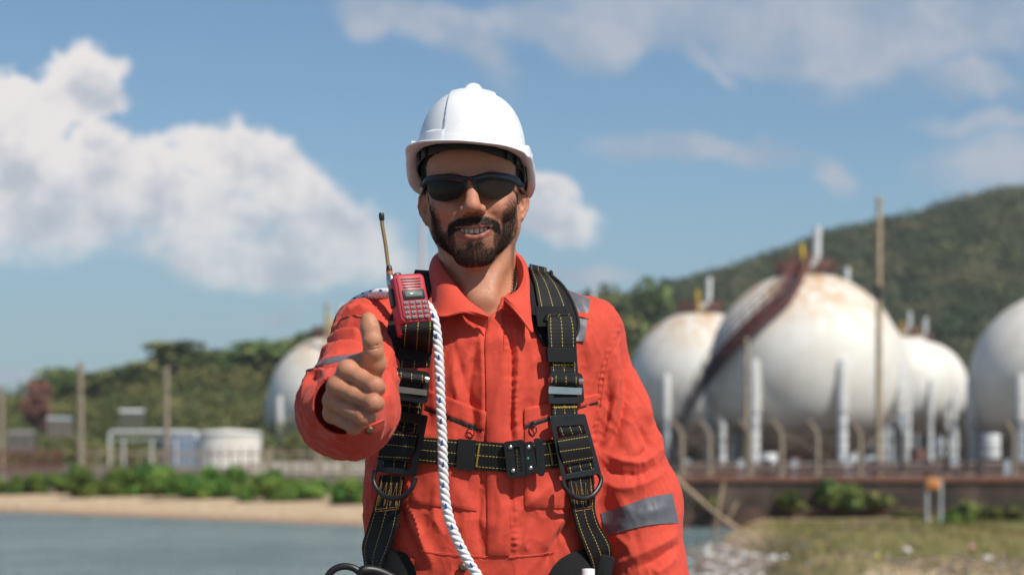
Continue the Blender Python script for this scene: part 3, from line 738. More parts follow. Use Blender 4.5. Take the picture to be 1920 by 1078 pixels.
# retaining wall
WALLM = NT('stained_wall'); st = WALLM.noise(1.2, 7, 0.65, WALLM.obj((1, 1, 0.5))); s2 = WALLM.noise(0.5, 5, 0.6)
c = WALLM.ramp(st, [(0.3, (0.022, 0.018, 0.014)), (0.5, (0.060, 0.042, 0.030)), (0.7, (0.12, 0.088, 0.064))]); c = WALLM.mix(WALLM.mr(s2, 0.55, 0.7), c, (0.035, 0.04, 0.015))
WALLM.set(Base_Color=c, Roughness=0.9); WALLM.bump(st, 0.8, 0.08); WALLM = WALLM.m
wl0 = empty('retaining_wall', (8.0, 60.0, -1.0), 'long dark stained retaining wall with a rusty top edge below the right fence', 'wall')
def zpy(py, y): return CAMZ+(HOR-py)*y/F
b = MB(); b.box((18.5, 60.05, (zpy(903, 60)-1.6)/2), (33, 0.5, zpy(903, 60)+1.6)); b.build('wall', WALLM, wl0)
b = MB(); b.box((18.5, 60.02, zpy(897, 60)), (33.1, 0.62, 0.16)); b.build('coping', simple('rusty_coping', (0.17, 0.07, 0.045), 0.85, var=0.4, vs=3), wl0)
b = MB(); b.box((18.5, 59.70, -0.80), (33, 0.35, 0.78)); b.build('footing', simple('dark_red_stone', (0.075, 0.042, 0.030), 0.9, var=0.5, vs=2, bump=0.8, bs=5, bd=0.05), wl0)
# left fence: low rusty grille, posts and a pale wall
y = 92.0; lf0 = empty('rusty_fence', P3(50, 885, y), 'low rusty fence of close pickets at the far left', 'fence')
b = MB()
for py in (848, 876): b.tube([P3(-60, py, y), P3(118, py, y)], 0.05, n=5)
b.build('rail', REDST, lf0)
for i in range(22):
    b = MB(); px = -55+8*i; b.tube([P3(px, 890, y), P3(px, 842, y)], 0.045, n=5); b.build('picket', REDST, lf0)
lf1 = empty('pale_fence', P3(480, 885, y), 'pale fence of widely spaced bars behind the bushes', 'fence')
b = MB()
for py in (850, 878): b.tube([P3(150, py, y), P3(730, py, y)], 0.05, n=5)
b.build('rail', CONC, lf1)
for i in range(30):
    b = MB(); px = 166+19*i; b.tube([P3(px, 890, y), P3(px, 840, y)], 0.05, n=5); b.build('bar', CONC if i % 4 else REDST, lf1)
b = MB(); b.box(P3(600, 876, 96.0), (8.5, 0.3, 0.55)); t = b.build('low_wall', simple('pale_plaster', (0.50, 0.46, 0.38), 0.85, var=0.25, vs=2), None, 'low pale plaster wall at the foot of the streaked tank', 'wall')
for i, (px, pyt) in enumerate(((505, 842), (598, 848), (648, 846))):
    t = empty('gate_post', P3(px, 892, 90.0), ('square concrete post left of the streaked tank', 'square concrete post below the streaked tank', 'square concrete post next to the man\'s elbow')[i], 'post', 'square posts')
    b = MB(); b.box((0, 0, (892-pyt)*90/F/2), (0.26, 0.26, (892-pyt)*90/F)); o = b.build('shaft', CONC, None); o.parent = t
    b = MB(); b.box((0, 0, (892-pyt)*90/F+0.04), (0.34, 0.34, 0.08)); o = b.build('cap', CONC, None); o.parent = t

# ================================================================ RIGHT SHORE: SIGN, DRIFTWOOD, RUBBISH
y = 50.0; sg0 = empty('warning_sign', P3(1752, 985, y), 'small blank orange sign on two white posts in front of the wall', 'sign')
for px in (1738, 1764):
    b = MB(); b.tube([P3(px, 990, y), P3(px, 898, y)], 0.040, n=8); b.build('post', GST, sg0)
b = MB(); b.box(P3(1750, 907, y-0.06), (0.36, 0.04, 0.30), bevel=0.03); b.build('panel', ORP, sg0)
DRIFT = simple('driftwood', (0.36, 0.25, 0.16), 0.85, var=0.3, vs=3, bump=0.6, bs=15, bd=0.01)
def stick(pts_, y, r, label, y2=None):
    q = [P3(px, py, y+(0 if y2 is None else (y2-y)*i/(len(pts_)-1))) for i, (px, py) in enumerate(pts_)]
    b = MB(); b.tube([Vector(p) for p in catmull([tuple(p) for p in q], 10)], [r*(1-0.05*i) for i in range(10)], n=7); o = b.build('driftwood_branch', DRIFT, None, label, 'branch', 'driftwood branches')
stick([(1262, 893), (1310, 935), (1350, 968), (1425, 1018)], 30.0, 0.042, 'longest bleached branch leaning down from the man\'s sleeve'); stick([(1356, 905), (1346, 960), (1336, 1035)], 31.0, 0.034, 'upright bleached branch crossed by the longest one')
stick([(1382, 940), (1366, 972), (1356, 985)], 31.5, 0.028, 'short forked branch right of the upright one')
rs = np.random.default_rng(5)
cols = [('white_plastic_litter', (0.60, 0.58, 0.54)), ('grey_stone', (0.20, 0.17, 0.14)), ('pale_stone', (0.34, 0.27, 0.20)), ('green_litter', (0.10, 0.42, 0.32)), ('pink_litter', (0.50, 0.22, 0.22)), ('yellow_litter', (0.55, 0.50, 0.12))]
LM = [simple(a, c, 0.7, var=0.3, vs=6) for a, c in cols]
def rock_mesh(name, seed, m):
    r_ = np.random.default_rng(seed); bm_ = __import__('bmesh').new(); __import__('bmesh').ops.create_icosphere(bm_, subdivisions=2, radius=1.0)
    s = r_.uniform(0.6, 1.2, 3)
    for v_ in bm_.verts:
        k_ = 1+0.35*mnoise.noise(tuple(np.array(v_.co)*1.3+seed)); v_.co = Vector((v_.co.x*s[0]*k_, v_.co.y*s[1]*k_, v_.co.z*0.55*k_))
    me_ = bpy.data.meshes.new(name); bm_.to_mesh(me_); bm_.free(); me_.materials.append(m); return me_
RKS = [rock_mesh('stone', i, LM[i % 3]) for i in range(6)]
# shingle too dense to count
Vv = []; Ff = []; base = 0
rkv = [(np.array([tuple(v_.co) for v_ in m.vertices]), np.array([tuple(p.vertices) for p in m.polygons])) for m in RKS]
def scatter(name, region, n_, smin_, smax_, mats, label):
    Vv = []; Ff = []; MI = []; off_ = 0
    for i in range(n_):
        px, py = region(); 
        for _ in range(1):
            y = 30.0
            for it in range(12): 
                x = (px-960)*y/F; z = float(hgt(x, y)); y = max(14, min(58, (CAMZ-max(z, -1.0))*F/(py-HOR)))
        x = (px-960)*y/F; z = float(hgt(x, y)); v_, f_ = rkv[rs.integers(6)]; s = rs.uniform(smin_, smax_); a = rs.uniform(0, 6.28)
        Rm = np.array([[math.cos(a), -math.sin(a), 0], [math.sin(a), math.cos(a), 0], [0, 0, 1]])
        Vv.append((v_*s)@Rm.T+np.array([x, y, max(z, -1.02)+s*0.25])); Ff.append(f_+off_); off_ += len(v_); MI += [rs.integers(len(mats))]*len(f_)
    me_ = np_mesh(name, np.concatenate(Vv), np.concatenate(Ff)); 
    for m in mats: me_.materials.append(m)
    me_.polygons.foreach_set('material_index', np.array(MI, dtype=np.int32))
    o = bpy.data.objects.new(name, me_); C.objects.link(o); me_.shade_smooth(); props(o, label, name.replace('_', ' '), None, 'stuff')
LM2 = [simple('brown_stone', (0.16, 0.10, 0.065), 0.8, var=0.4, vs=6)]
scatter('shingle', lambda: (rs.normal(1372, 42), rs.uniform(1022, 1085)), 900, 0.03, 0.10, [LM[0], LM[1], LM[1], LM[2], LM2[0], LM2[0]], 'pale shingle and litter heaped at the water edge')
scatter('pebbles', lambda: (rs.uniform(1430, 1960), 1040+rs.normal(22, 14)), 520, 0.02, 0.06, [LM[1], LM[2], LM2[0], LM2[0]], 'strip of pale pebbles along the bottom right')
for i, (px, py, k_, lb) in enumerate(((1390, 1052, 3, 'crumpled green litter on the pale shingle'), (1375, 1068, 4, 'crumpled pink litter on the pale shingle'), (1450, 1040, 0, 'round white litter at the left end of the grassy mound'), (1697, 1037, 0, 'white litter in the dry grass left of the brown scrap'), (1778, 1032, 4, 'brown scrap of litter in the dry grass'), (1652, 1050, 5, 'yellow scrap of litter on the grass'), (1850, 1052, 0, 'white litter on the pebbles near the right edge'))):
    y = 30.0
    for it in range(12): x = (px-960)*y/F; z = float(hgt(x, y)); y = max(14, min(58, (CAMZ-z)*F/(py-HOR)))
    me_ = rock_mesh('litter', 20+i, LM[k_]); o = bpy.data.objects.new('litter', me_); C.objects.link(o); o.location = (x, y, z+0.05); o.scale = (0.07, 0.07, 0.08); me_.shade_smooth(); props(o, lb, 'litter', 'scraps of litter on the shore')
# dry grass on the spit
NG = 26000; yg = rs.uniform(24, 57, NG); xg = rs.uniform(3.0, 19, NG); zg = hgt(xg, yg); keep = (zg > -0.98) & (np.array([mnoise.noise((a*0.5, c*0.5, 2)) for a, c in zip(xg, yg)]) > -0.25); xg, yg, zg = xg[keep], yg[keep], zg[keep]
K = len(xg); h = rs.uniform(0.05, 0.16, K); a = rs.uniform(0, 6.28, K); w = 0.014
P0 = np.stack([xg-np.cos(a)*w, yg-np.sin(a)*w, zg-0.02], 1); P1 = np.stack([xg+np.cos(a)*w, yg+np.sin(a)*w, zg-0.02], 1); P2 = np.stack([xg+rs.normal(0, 0.05, K), yg+rs.normal(0, 0.05, K), zg+h], 1)
GRM = NT('dry_grass'); ge = GRM.n('ShaderNodeNewGeometry'); GRM.set(Base_Color=GRM.ramp(GRM.math('ADD', GRM.math('MULTIPLY', GRM.noise(0.35, 4, 0.6), 0.75), GRM.math('MULTIPLY', ge.outputs['Random Per Island'], 0.25)), [(0.40, (0.08, 0.10, 0.018)), (0.50, (0.19, 0.18, 0.04)), (0.58, (0.32, 0.21, 0.085))]), Roughness=0.8)
me_ = np_mesh('grass', np.stack([P0, P1, P2], 1).reshape(-1, 3), np.arange(3*K).reshape(-1, 3))
props(link('grass', me_, GRM.m, None, False), 'dry green and brown grass on the low mound', 'grass', None, 'stuff')

# ================================================================ AIR
b = MB(); b.box((0, 250, 55), (2420, 2320, 118)); hz_ = bpy.data.materials.new('haze'); hz_.use_nodes = True; ht = hz_.node_tree; ht.nodes.clear()
pv = ht.nodes.new('ShaderNodeVolumePrincipled'); pv.inputs['Density'].default_value = 0.00025; pv.inputs['Color'].default_value = (0.80, 0.87, 0.95, 1); pv.inputs['Anisotropy'].default_value = 0.2
ho = ht.nodes.new('ShaderNodeOutputMaterial'); ht.links.new(pv.outputs[0], ho.inputs['Volume'])
b.build('haze', hz_, None, 'thin pale haze in the air over the whole shore', 'haze', None, 'stuff')
# ================================================================ PERSON
person_loc = Vector((-0.05, 3.08, 0.0))
# ---- materials
def skin_mat():
    n = NT('skin')
    a = n.n('ShaderNodeVertexColor', layer_name='tone').outputs[0]
    f = n.noise(90, 5, 0.6); g = n.noise(22, 4, 0.6)
    c = n.mix(n.mr(f, 0.35, 0.7, 0, 0.22), a, (0.40, 0.13, 0.08), 'MIX')
    c = n.mix(n.mr(g, 0.4, 0.75, 0, 0.35), c, (0.30, 0.115, 0.06), 'MIX')
    fr = n.noise(420, 3, 0.6); c = n.mix(n.mr(fr, 0.60, 0.72, 0, 0.45), c, (0.20, 0.075, 0.04))
    n.set(Base_Color=c, Roughness=n.mr(f, 0.3, 0.7, 0.42, 0.66), Subsurface_Weight=0.12, Subsurface_Scale=0.006,
          Subsurface_Radius=(1.0, 0.35, 0.2), Specular_IOR_Level=0.45)
    b = n.bump(n.noise(900, 3, 0.6), 0.4, 0.0005)
    vo = n.n('ShaderNodeTexVoronoi', feature='DISTANCE_TO_EDGE'); vo.inputs['Scale'].default_value = 420; n.l(n.obj((1, 1, 0.6)), vo.inputs['Vector'])
    b = n.bump(n.mr(vo.outputs['Distance'], 0, 0.12), 0.10, 0.0003, b)
    n.bump(n.noise(200, 5, 0.65), 0.45, 0.0011, b)
    return n.m
SKIN = skin_mat()
def fabric_mat(name, col, spec=0.25):
    n = NT(name)
    f = n.noise(7, 5, 0.6); g = n.noise(900, 2, 0.5); s = n.noise(60, 5, 0.65)
    lo = tuple(c*0.86 for c in col); hi = tuple(min(1, c*1.08) for c in col)
    c = n.ramp(f, [(0.3, lo), (0.7, hi)])
    c = n.mix(n.mr(g, 0.40, 0.62, 0, 0.35), c, tuple(x*0.72 for x in col))
    c = n.mix(n.mr(s, 0.58, 0.80, 0, 0.35), c, (min(1, col[0]*1.1), col[1]*1.5+0.01, col[2]*1.5+0.01))
    n.set(Base_Color=c, Roughness=0.78, Specular_IOR_Level=spec, Sheen_Weight=0.12, Sheen_Roughness=0.4)
    # twill weave: fine diagonal lines plus thread noise
    o = n.obj(); w = n.n('ShaderNodeTexWave', wave_type='BANDS', bands_direction='DIAGONAL')
    w.inputs['Scale'].default_value = 420; w.inputs['Distortion'].default_value = 1.2; n.l(o, w.inputs['Vector'])
    b = n.bump(w.outputs['Fac'], 0.22, 0.0004)
    b = n.bump(n.noise(1100, 2, 0.5), 0.35, 0.0005, b)
    n.bump(n.noise(95, 5, 0.6), 0.35, 0.0020, b)
    return n.m
ORANGE = fabric_mat('orange_fabric', (0.66, 0.074, 0.042))
THREAD = simple('orange_thread', (0.62, 0.07, 0.035), 0.7)
BLACKFAB = simple('black_felt', (0.0055, 0.0055, 0.006), 0.95, bump=0.6, bs=900, bd=0.0006)
GREYBAND = NT('grey_reflective_tape')
_f = GREYBAND.noise(30, 5, 0.6)
GREYBAND.set(Base_Color=GREYBAND.ramp(_f, [(0.3, (0.105, 0.105, 0.118)), (0.7, (0.150, 0.148, 0.162))]), Roughness=0.5, Metallic=0.15)
GREYBAND.bump(GREYBAND.noise(1200, 2, 0.5), 0.3, 0.0004); GREYBAND = GREYBAND.m

# ---- head (local axes: x to the viewer's right, f towards the camera, z up; eyes at z = 0)
H0 = np.array([-0.060, 3.045, 1.598], f32); ROLL = R(3.0)
cr, sr = math.cos(ROLL), math.sin(ROLL)
def to_head(P):
    q = P-H0; x = q[:, 0]*cr+q[:, 2]*sr; z = -q[:, 0]*sr+q[:, 2]*cr
    return np.stack([x, -q[:, 1], z], 1).astype(f32)
def from_head(p):
    x, f_, z = p; return Vector((H0[0]+x*cr-z*sr, H0[1]-f_, H0[2]+x*sr+z*cr))
def f_head(P):
    L = to_head(P); A = L.copy(); A[:, 0] = np.abs(L[:, 0])
    d = sd_ell(L, (0, -0.012, 0.030), (0.076, 0.092, 0.092))
    d = smin(d, sd_ell(L, (0, 0.040, 0.030), (0.059, 0.047, 0.052)), 0.03)
    d = smin(d, sd_ell(L, (0, 0.030, -0.030), (0.059, 0.056, 0.060)), 0.02)
    d = smin(d, sd_ell(A, (0.043, 0.052, -0.022), (0.019, 0.025, 0.019)), 0.022)
    d = smin(d, sd_ell(L, (0, 0.034, -0.074), (0.046, 0.048, 0.034)), 0.022)
    d = smin(d, sd_ell(A, (0.041, -0.004, -0.050), (0.017, 0.030, 0.032)), 0.02)
    d = smin(d, sd_ell(L, (-0.0015, 0.066, -0.1030), (0.027, 0.020, 0.0195)), 0.026)
    d = smin(d, sd_ell(L, (0, 0.062, -0.064), (0.034, 0.029, 0.030)), 0.018)
    d = smin(d, sd_ell(A, (0.035, 0.066, -0.034), (0.020, 0.019, 0.016)), 0.012)      # smiling cheeks
    d = smin(d, sd_ell(A, (0.026, 0.076, 0.013), (0.024, 0.010, 0.008)), 0.014)        # brow
    d = smax(d, -sd_ell(A, (0.031, 0.103, -0.001), (0.019, 0.016, 0.012)), 0.012)      # socket
    d = smin(d, sd_ell(A, (0.031, 0.074, -0.001), (0.0125, 0.0125, 0.0115)), 0.003)    # eyeball
    # nose
    d = smin(d, sd_cap(L, (0, 0.084, 0.008), (0, 0.1045, -0.027), 0.0075, 0.0105), 0.014)
    d = smin(d, sd_ell(L, (0, 0.1085, -0.0345), (0.0115, 0.0100, 0.0092)), 0.007)
    d = smin(d, sd_ell(A, (0.0135, 0.0965, -0.0380), (0.0068, 0.0105, 0.0076)), 0.0055)
    d = smax(d, -sd_ell(A, (0.0068, 0.1030, -0.0455), (0.0040, 0.0060, 0.0035)), 0.002)
    d = smax(d, -sd_cap(A, (0.0200, 0.0965, -0.0390), (0.0215, 0.092, -0.046), 0.0012), 0.005)
    # smile folds from the nose to the mouth corners
    d = smax(d, -sd_chain(A, [(0.021, 0.0930, -0.040), (0.031, 0.0885, -0.048), (0.0390, 0.0790, -0.064)], [0.0015, 0.0032, 0.0020]), 0.006)
    # mouth: crescent opening that turns up at the corners
    up = 8.5*A[:, 0]**2
    M = A.copy(); M[:, 2] = A[:, 2]-up*1.0
    d = smax(d, -sd_ell(M, (0, 0.092, -0.0692), (0.0255, 0.024, 0.0060)), 0.0015)
    ul = [(0, 0.0930, -0.0618), (0.010, 0.0920, -0.0612), (0.0190, 0.0870, -0.0598), (0.0280, 0.0790, -0.0598)]
    ll = [(0, 0.0905, -0.0782), (0.010, 0.0895, -0.0763), (0.0190, 0.0850, -0.0708), (0.0280, 0.0780, -0.0612)]
    d = smin(d, sd_chain(A, ul, [0.0020, 0.0021, 0.0018, 0.0012], 0.003), 0.004)
    d = smin(d, sd_chain(A, ll, [0.0032, 0.0030, 0.0023, 0.0010], 0.003), 0.0035)
    d = smin(d, sd_ell(A, (0.050, -0.022, -0.040), (0.020, 0.030, 0.034)), 0.012)      # bone behind the ear
    # ears
    E = A.copy(); E -= np.array((0.0672, -0.010, -0.0165), f32)
    ca, sa = math.cos(R(32)), math.sin(R(32))
    ex = E[:, 0]*ca+E[:, 1]*sa; ef = -E[:, 0]*sa+E[:, 1]*ca        # ef runs along the ear plate towards the face
    E2 = (np.stack([ex, ef, E[:, 2]-ef*0.15], 1)*1.17).astype(f32); E2[:, 1] *= 1-0.35*sstep(-E2[:, 2], 0.0, 0.03)*-1.0
    plate = sd_ell(E2, (0.001, -0.012, 0.0), (0.0050, 0.0165, 0.0300))
    rim = sd_chain(E2, [(0.002, 0.004, 0.006), (0.004, 0.001, 0.020), (0.0055, -0.010, 0.0285), (0.0060, -0.022, 0.022), (0.0060, -0.0275, 0.008), (0.005, -0.025, -0.008), (0.0035, -0.018, -0.020), (0.003, -0.010, -0.027)],
                   [0.0022, 0.0028, 0.0030, 0.0032, 0.0030, 0.0028, 0.0036, 0.0048], 0.002)
    anti = sd_chain(E2, [(0.004, -0.012, 0.019), (0.0050, -0.0185, 0.008), (0.0045, -0.0165, -0.006), (0.004, -0.009, -0.013)], [0.002, 0.0025, 0.0024, 0.002], 0.002)
    ear = smin(plate, rim, 0.004); ear = smin(ear, anti, 0.003)
    ear = smax(ear, -sd_ell(E2, (0.006, -0.006, -0.003), (0.0060, 0.0075, 0.0100)), 0.003)
    ear = smin(ear, sd_cap(E2, (0.003, 0.003, -0.004), (0.003, 0.002, -0.009), 0.003), 0.003)
    d = smin(d, ear/1.25, 0.005)
    return d
def f_neck(P):
    d = sd_chain(P, [(-0.056, 3.080, 1.56), (-0.053, 3.075, 1.49), (-0.050, 3.075, 1.42)], [0.055, 0.0575, 0.064], 0.02)
    for s in (-1, 1):
        d = smin(d, sd_cap(P, (-0.055+s*0.052, 3.06, 1.545), (-0.046+s*0.010, 2.998, 1.432), 0.012, 0.009), 0.015)
    d = smin(d, sd_cap(P, (-0.053, 3.030, 1.52), (-0.048, 3.010, 1.44), 0.022, 0.016), 0.02)      # throat
    d = smin(d, sd_ell(P, (-0.045, 3.085, 1.36), (0.16, 0.104, 0.105)), 0.03)
    return d
def f_top(P): return smin(f_head(P), f_neck(P), 0.014)
Vh, Fh = sdf_mesh(f_top, (-0.165, 2.915, 1.36), (0.045, 3.16, 1.74), 0.0016)

# ---- the raised right fist with the thumb up (viewer's left)
MCP = [(652, 694, 2.470), (632, 724, 2.474), (624, 752, 2.484), (624, 776, 2.500)]
PIP = [(702, 724, 2.440), (700, 756, 2.434), (682, 783, 2.442), (664, 800, 2.458)]
DIP = [(708, 727, 2.466), (705, 756, 2.462), (690, 780, 2.468), (670, 796, 2.484)]
TIP = [(684, 730, 2.484), (682, 758, 2.482), (668, 780, 2.488), (652, 795, 2.500)]
FR = [(0.0118, 0.0112, 0.0098, 0.0090), (0.0114, 0.0110, 0.0098, 0.0090), (0.0108, 0.0102, 0.0092, 0.0086), (0.0098, 0.0092, 0.0084, 0.0078)]
WRIST = (-0.213, 2.570, 1.262)
def pt(a): return tuple(P3(*a))
def f_hand(P):
    d = sd_cap(P, WRIST, (-0.225, 2.72, 1.262), 0.027, 0.036)
    for i in range(4):       # metacarpals
        w = Vector(WRIST)+Vector((0.002, 0, 0.017-0.0115*i))
        q = sd_cap(P, tuple(w), pt(MCP[i]), 0.0150, FR[i][0]*0.98); d = smin(d, q, 0.016)
    # palm filling and heel of the thumb
    d = smin(d, sd_cap(P, (-0.200, 2.545, 1.270), (-0.193, 2.498, 1.266), 0.021, 0.018), 0.016)
    fing = None
    for i in range(4):
        r = FR[i]
        a, b, c, e = pt(MCP[i]), pt(PIP[i]), pt(DIP[i]), pt(TIP[i])
        m = tuple((Vector(a)+Vector(b))/2)
        q = smin(sd_cap(P, a, m, r[0]*1.0, r[1]*0.95), sd_cap(P, m, b, r[1]*0.95, r[1]*1.0), 0.004)
        q = smin(q, sd_cap(P, b, c, r[1]*0.99, r[2]), 0.004)
        q = smin(q, sd_cap(P, c, e, r[2], r[3]), 0.003)
        q = smin(q, sd_ell(P, tuple(Vector(b)+Vector((0.000, -0.001, 0))), (r[1]*0.94, r[1]*0.97, r[1]*0.94)), 0.004)
        fing = q if fing is None else smin(fing, q, 0.0020)
    for i in range(4):       # knuckles stand out a little
        fing = smin(fing, sd_ell(P, tuple(Vector(pt(MCP[i]))+Vector((0, -0.001, 0))), (0.0095, 0.0114, 0.0088)), 0.008)
    d = smin(d, fing, 0.007)
    # thumb
    th = sd_chain(P, [(-0.203, 2.552, 1.282), pt((690, 704, 2.494)), pt((702, 680, 2.480)), pt((700, 658, 2.468)), pt((698, 638, 2.464)), pt((694, 618, 2.467)), pt((691, 600, 2.471))],
                  [0.0190, 0.0168, 0.0142, 0.0119, 0.0116, 0.0111, 0.0096], 0.005)
    th = smin(th, sd_ell(P, pt((693, 612, 2.4640)), (0.0108, 0.0090, 0.0150)), 0.004)
    d = smin(d, th, 0.009)
    # creases: thumb joint, web and finger joints
    for i in range(4):       # skin folds over each middle joint
        b_ = Vector(pt(PIP[i])); a_ = Vector(pt(MCP[i])); dr = (b_-a_).normalized(); upv = Vector((-dr.z, 0, dr.x))
        for o_ in (-0.0045, -0.0015, 0.0018):
            c_ = b_+dr*o_; rr = FR[i][1]
            d = smax(d, -sd_cap(P, tuple(c_+Vector((0, -rr*0.99, 0))-upv*rr*0.45), tuple(c_+Vector((0, -rr*0.99, 0))+upv*rr*0.45), 0.0007), 0.0014)
    for (a, b) in (((686, 650, 2.4545), (712, 646, 2.4555)), ((687, 656, 2.4555), (712, 652, 2.4565)), ((690, 628, 2.4560), (706, 627, 2.4565))):
        d = smax(d, -sd_cap(P, pt(a), pt(b), 0.0007), 0.0020)
    d = smin(d, sd_cap(P, pt((664, 684, 2.492)), pt((692, 672, 2.490)), 0.0095), 0.016)
    d = smin(d, sd_cap(P, pt((670, 690, 2.50)), pt((686, 690, 2.50)), 0.014), 0.012)   # web between thumb and index
    return d
Vr, Fr = sdf_mesh(f_hand, (-0.275, 2.405, 1.19), (-0.135, 2.74, 1.40), 0.0014)

# ---- hanging left hand and the body under the clothes (both covered or out of the picture)
def f_lhand(P):
    w = Vector((0.232, 2.985, 0.80))
    d = sd_cap(P, (0.226, 3.04, 0.93), tuple(w), 0.036, 0.027)
    d = smin(d, sd_ell(P, (0.232, 2.965, 0.745), (0.020, 0.042, 0.052)), 0.02)
    for i, (o, L_) in enumerate(((-0.028, 0.078), (-0.009, 0.088), (0.010, 0.082), (0.027, 0.064))):
        a = Vector((0.234, 2.962+o, 0.705)); b = a+Vector((-0.006, 0.0, -L_*0.5)); c = b+Vector((-0.022, 0.0, -L_*0.42))
        d = smin(d, sd_chain(P, [tuple(a), tuple(b), tuple(c)], [0.0100, 0.0090, 0.0076], 0.004), 0.004)
    d = smin(d, sd_chain(P, [(0.228, 2.945, 0.775), (0.216, 2.915, 0.745), (0.208, 2.905, 0.712)], [0.015, 0.0115, 0.009], 0.006), 0.008)
    return d
Vl, Fl = sdf_mesh(f_lhand, (0.15, 2.87, 0.60), (0.29, 3.10, 0.95), 0.0035)
CX, CY = -0.045, 3.085
def f_inner(P):
    d = sd_ell(P, (CX, CY, 1.22), (0.150, 0.095, 0.25))
    d = smin(d, sd_ell(P, (CX, CY, 0.97), (0.150, 0.095, 0.14)), 0.04)
    d = smin(d, sd_chain(P, [(-0.17, 3.08, 1.385), (-0.215, 3.06, 1.365), (-0.233, 2.80, 1.262), (-0.222, 2.66, 1.262)], [0.045, 0.046, 0.042, 0.034], 0.02), 0.03)
    d = smin(d, sd_chain(P, [(0.08, 3.08, 1.385), (0.118, 3.08, 1.365), (0.196, 3.09, 1.12), (0.226, 3.04, 0.92)], [0.045, 0.046, 0.042, 0.034], 0.02), 0.03)
    for s in (-1, 1):
        d = smin(d, sd_chain(P, [(CX+s*0.085, CY, 0.92), (CX+s*0.10, 3.075, 0.50), (CX+s*0.105, 3.10, 0.09)], [0.082, 0.056, 0.04], 0.02), 0.03)
    return d
Vi, Fi = sdf_mesh(f_inner, (-0.33, 2.60, 0.03), (0.33, 3.25, 1.50), 0.008)

# ---- skin colours carried on the vertices
def beard_density(L):
    """0..1 over the face, in head coordinates"""
    x, f_, z = np.abs(L[:, 0]), L[:, 1], L[:, 2]
    front = sstep(f_, -0.020, 0.000)
    zl = -0.072-0.62*np.maximum(f_, 0)                             # jaw line: nothing grows below it
    under = sstep(z, zl-0.007, zl+0.004)
    xe = x-0.0065*(L[:, 0] < 0)
    cheek = -0.083+sstep(xe, 0.030, 0.057)*0.060                    # the upper line of the beard climbs towards the ear
    jaw = sstep(z, cheek+0.028, cheek-0.014)**1.6*front*under
    side = sstep(xe, 0.050, 0.057)*sstep(z, 0.02, 0.0)*sstep(f_, -0.008, 0.002)*sstep(f_, 0.036, 0.022)   # sideburn
    link_ = 0.70*sstep(x, 0.025, 0.030)*sstep(x, 0.050, 0.042)*sstep(z, -0.058, -0.066)*sstep(z, -0.10, -0.09)*(f_ > 0.03)
    fl = 1-0.55*sstep(x, 0.011, 0.016)*sstep(x, 0.034, 0.028)*sstep(z, -0.097, -0.089)
    dj = jaw*fl
    arch = -0.0555-5.0*np.maximum(x-0.008, 0)**2*2.2
    mo = sstep(z, arch-0.0085, arch-0.0060)*sstep(z, arch+0.0120, arch+0.0070)*sstep(x, 0.0415, 0.036)
    drop = sstep(np.abs(x-0.0350), 0.0075, 0.0030)*sstep(z, -0.056, -0.061)*sstep(z, -0.088, -0.076)*0.8
    soul = sstep(x, 0.013, 0.008)*sstep(z, -0.0800, -0.0820)*sstep(z, -0.098, -0.092)
    chin = sstep(np.hypot(x/1.5, (z+0.112)), 0.024, 0.013)*under
    d = np.maximum.reduce([dj, side, mo*(f_ > 0.05)*2.0, link_, drop*(f_ > 0.04), soul*1.1, chin*(f_ > 0.02)])
    stub = 0.16*sstep(z, -0.035, -0.06)*under*front
    return np.maximum(d, stub)*(f_ > -0.02)*sstep(x, 0.069, 0.063)
def lips_mask(L):
    x, z = np.abs(L[:, 0]), L[:, 2]; up = 8.5*x*x
    u = sstep(z-up*0.5, -0.0650, -0.0640)*sstep(z-up*0.25, -0.0590, -0.0602)
    l = sstep(z-up*0.97, -0.0825, -0.0810)*sstep(z-up, -0.0705, -0.0715)
    return np.maximum(u, l)*sstep(x, 0.0290, 0.0265)*(L[:, 1] > 0.07)
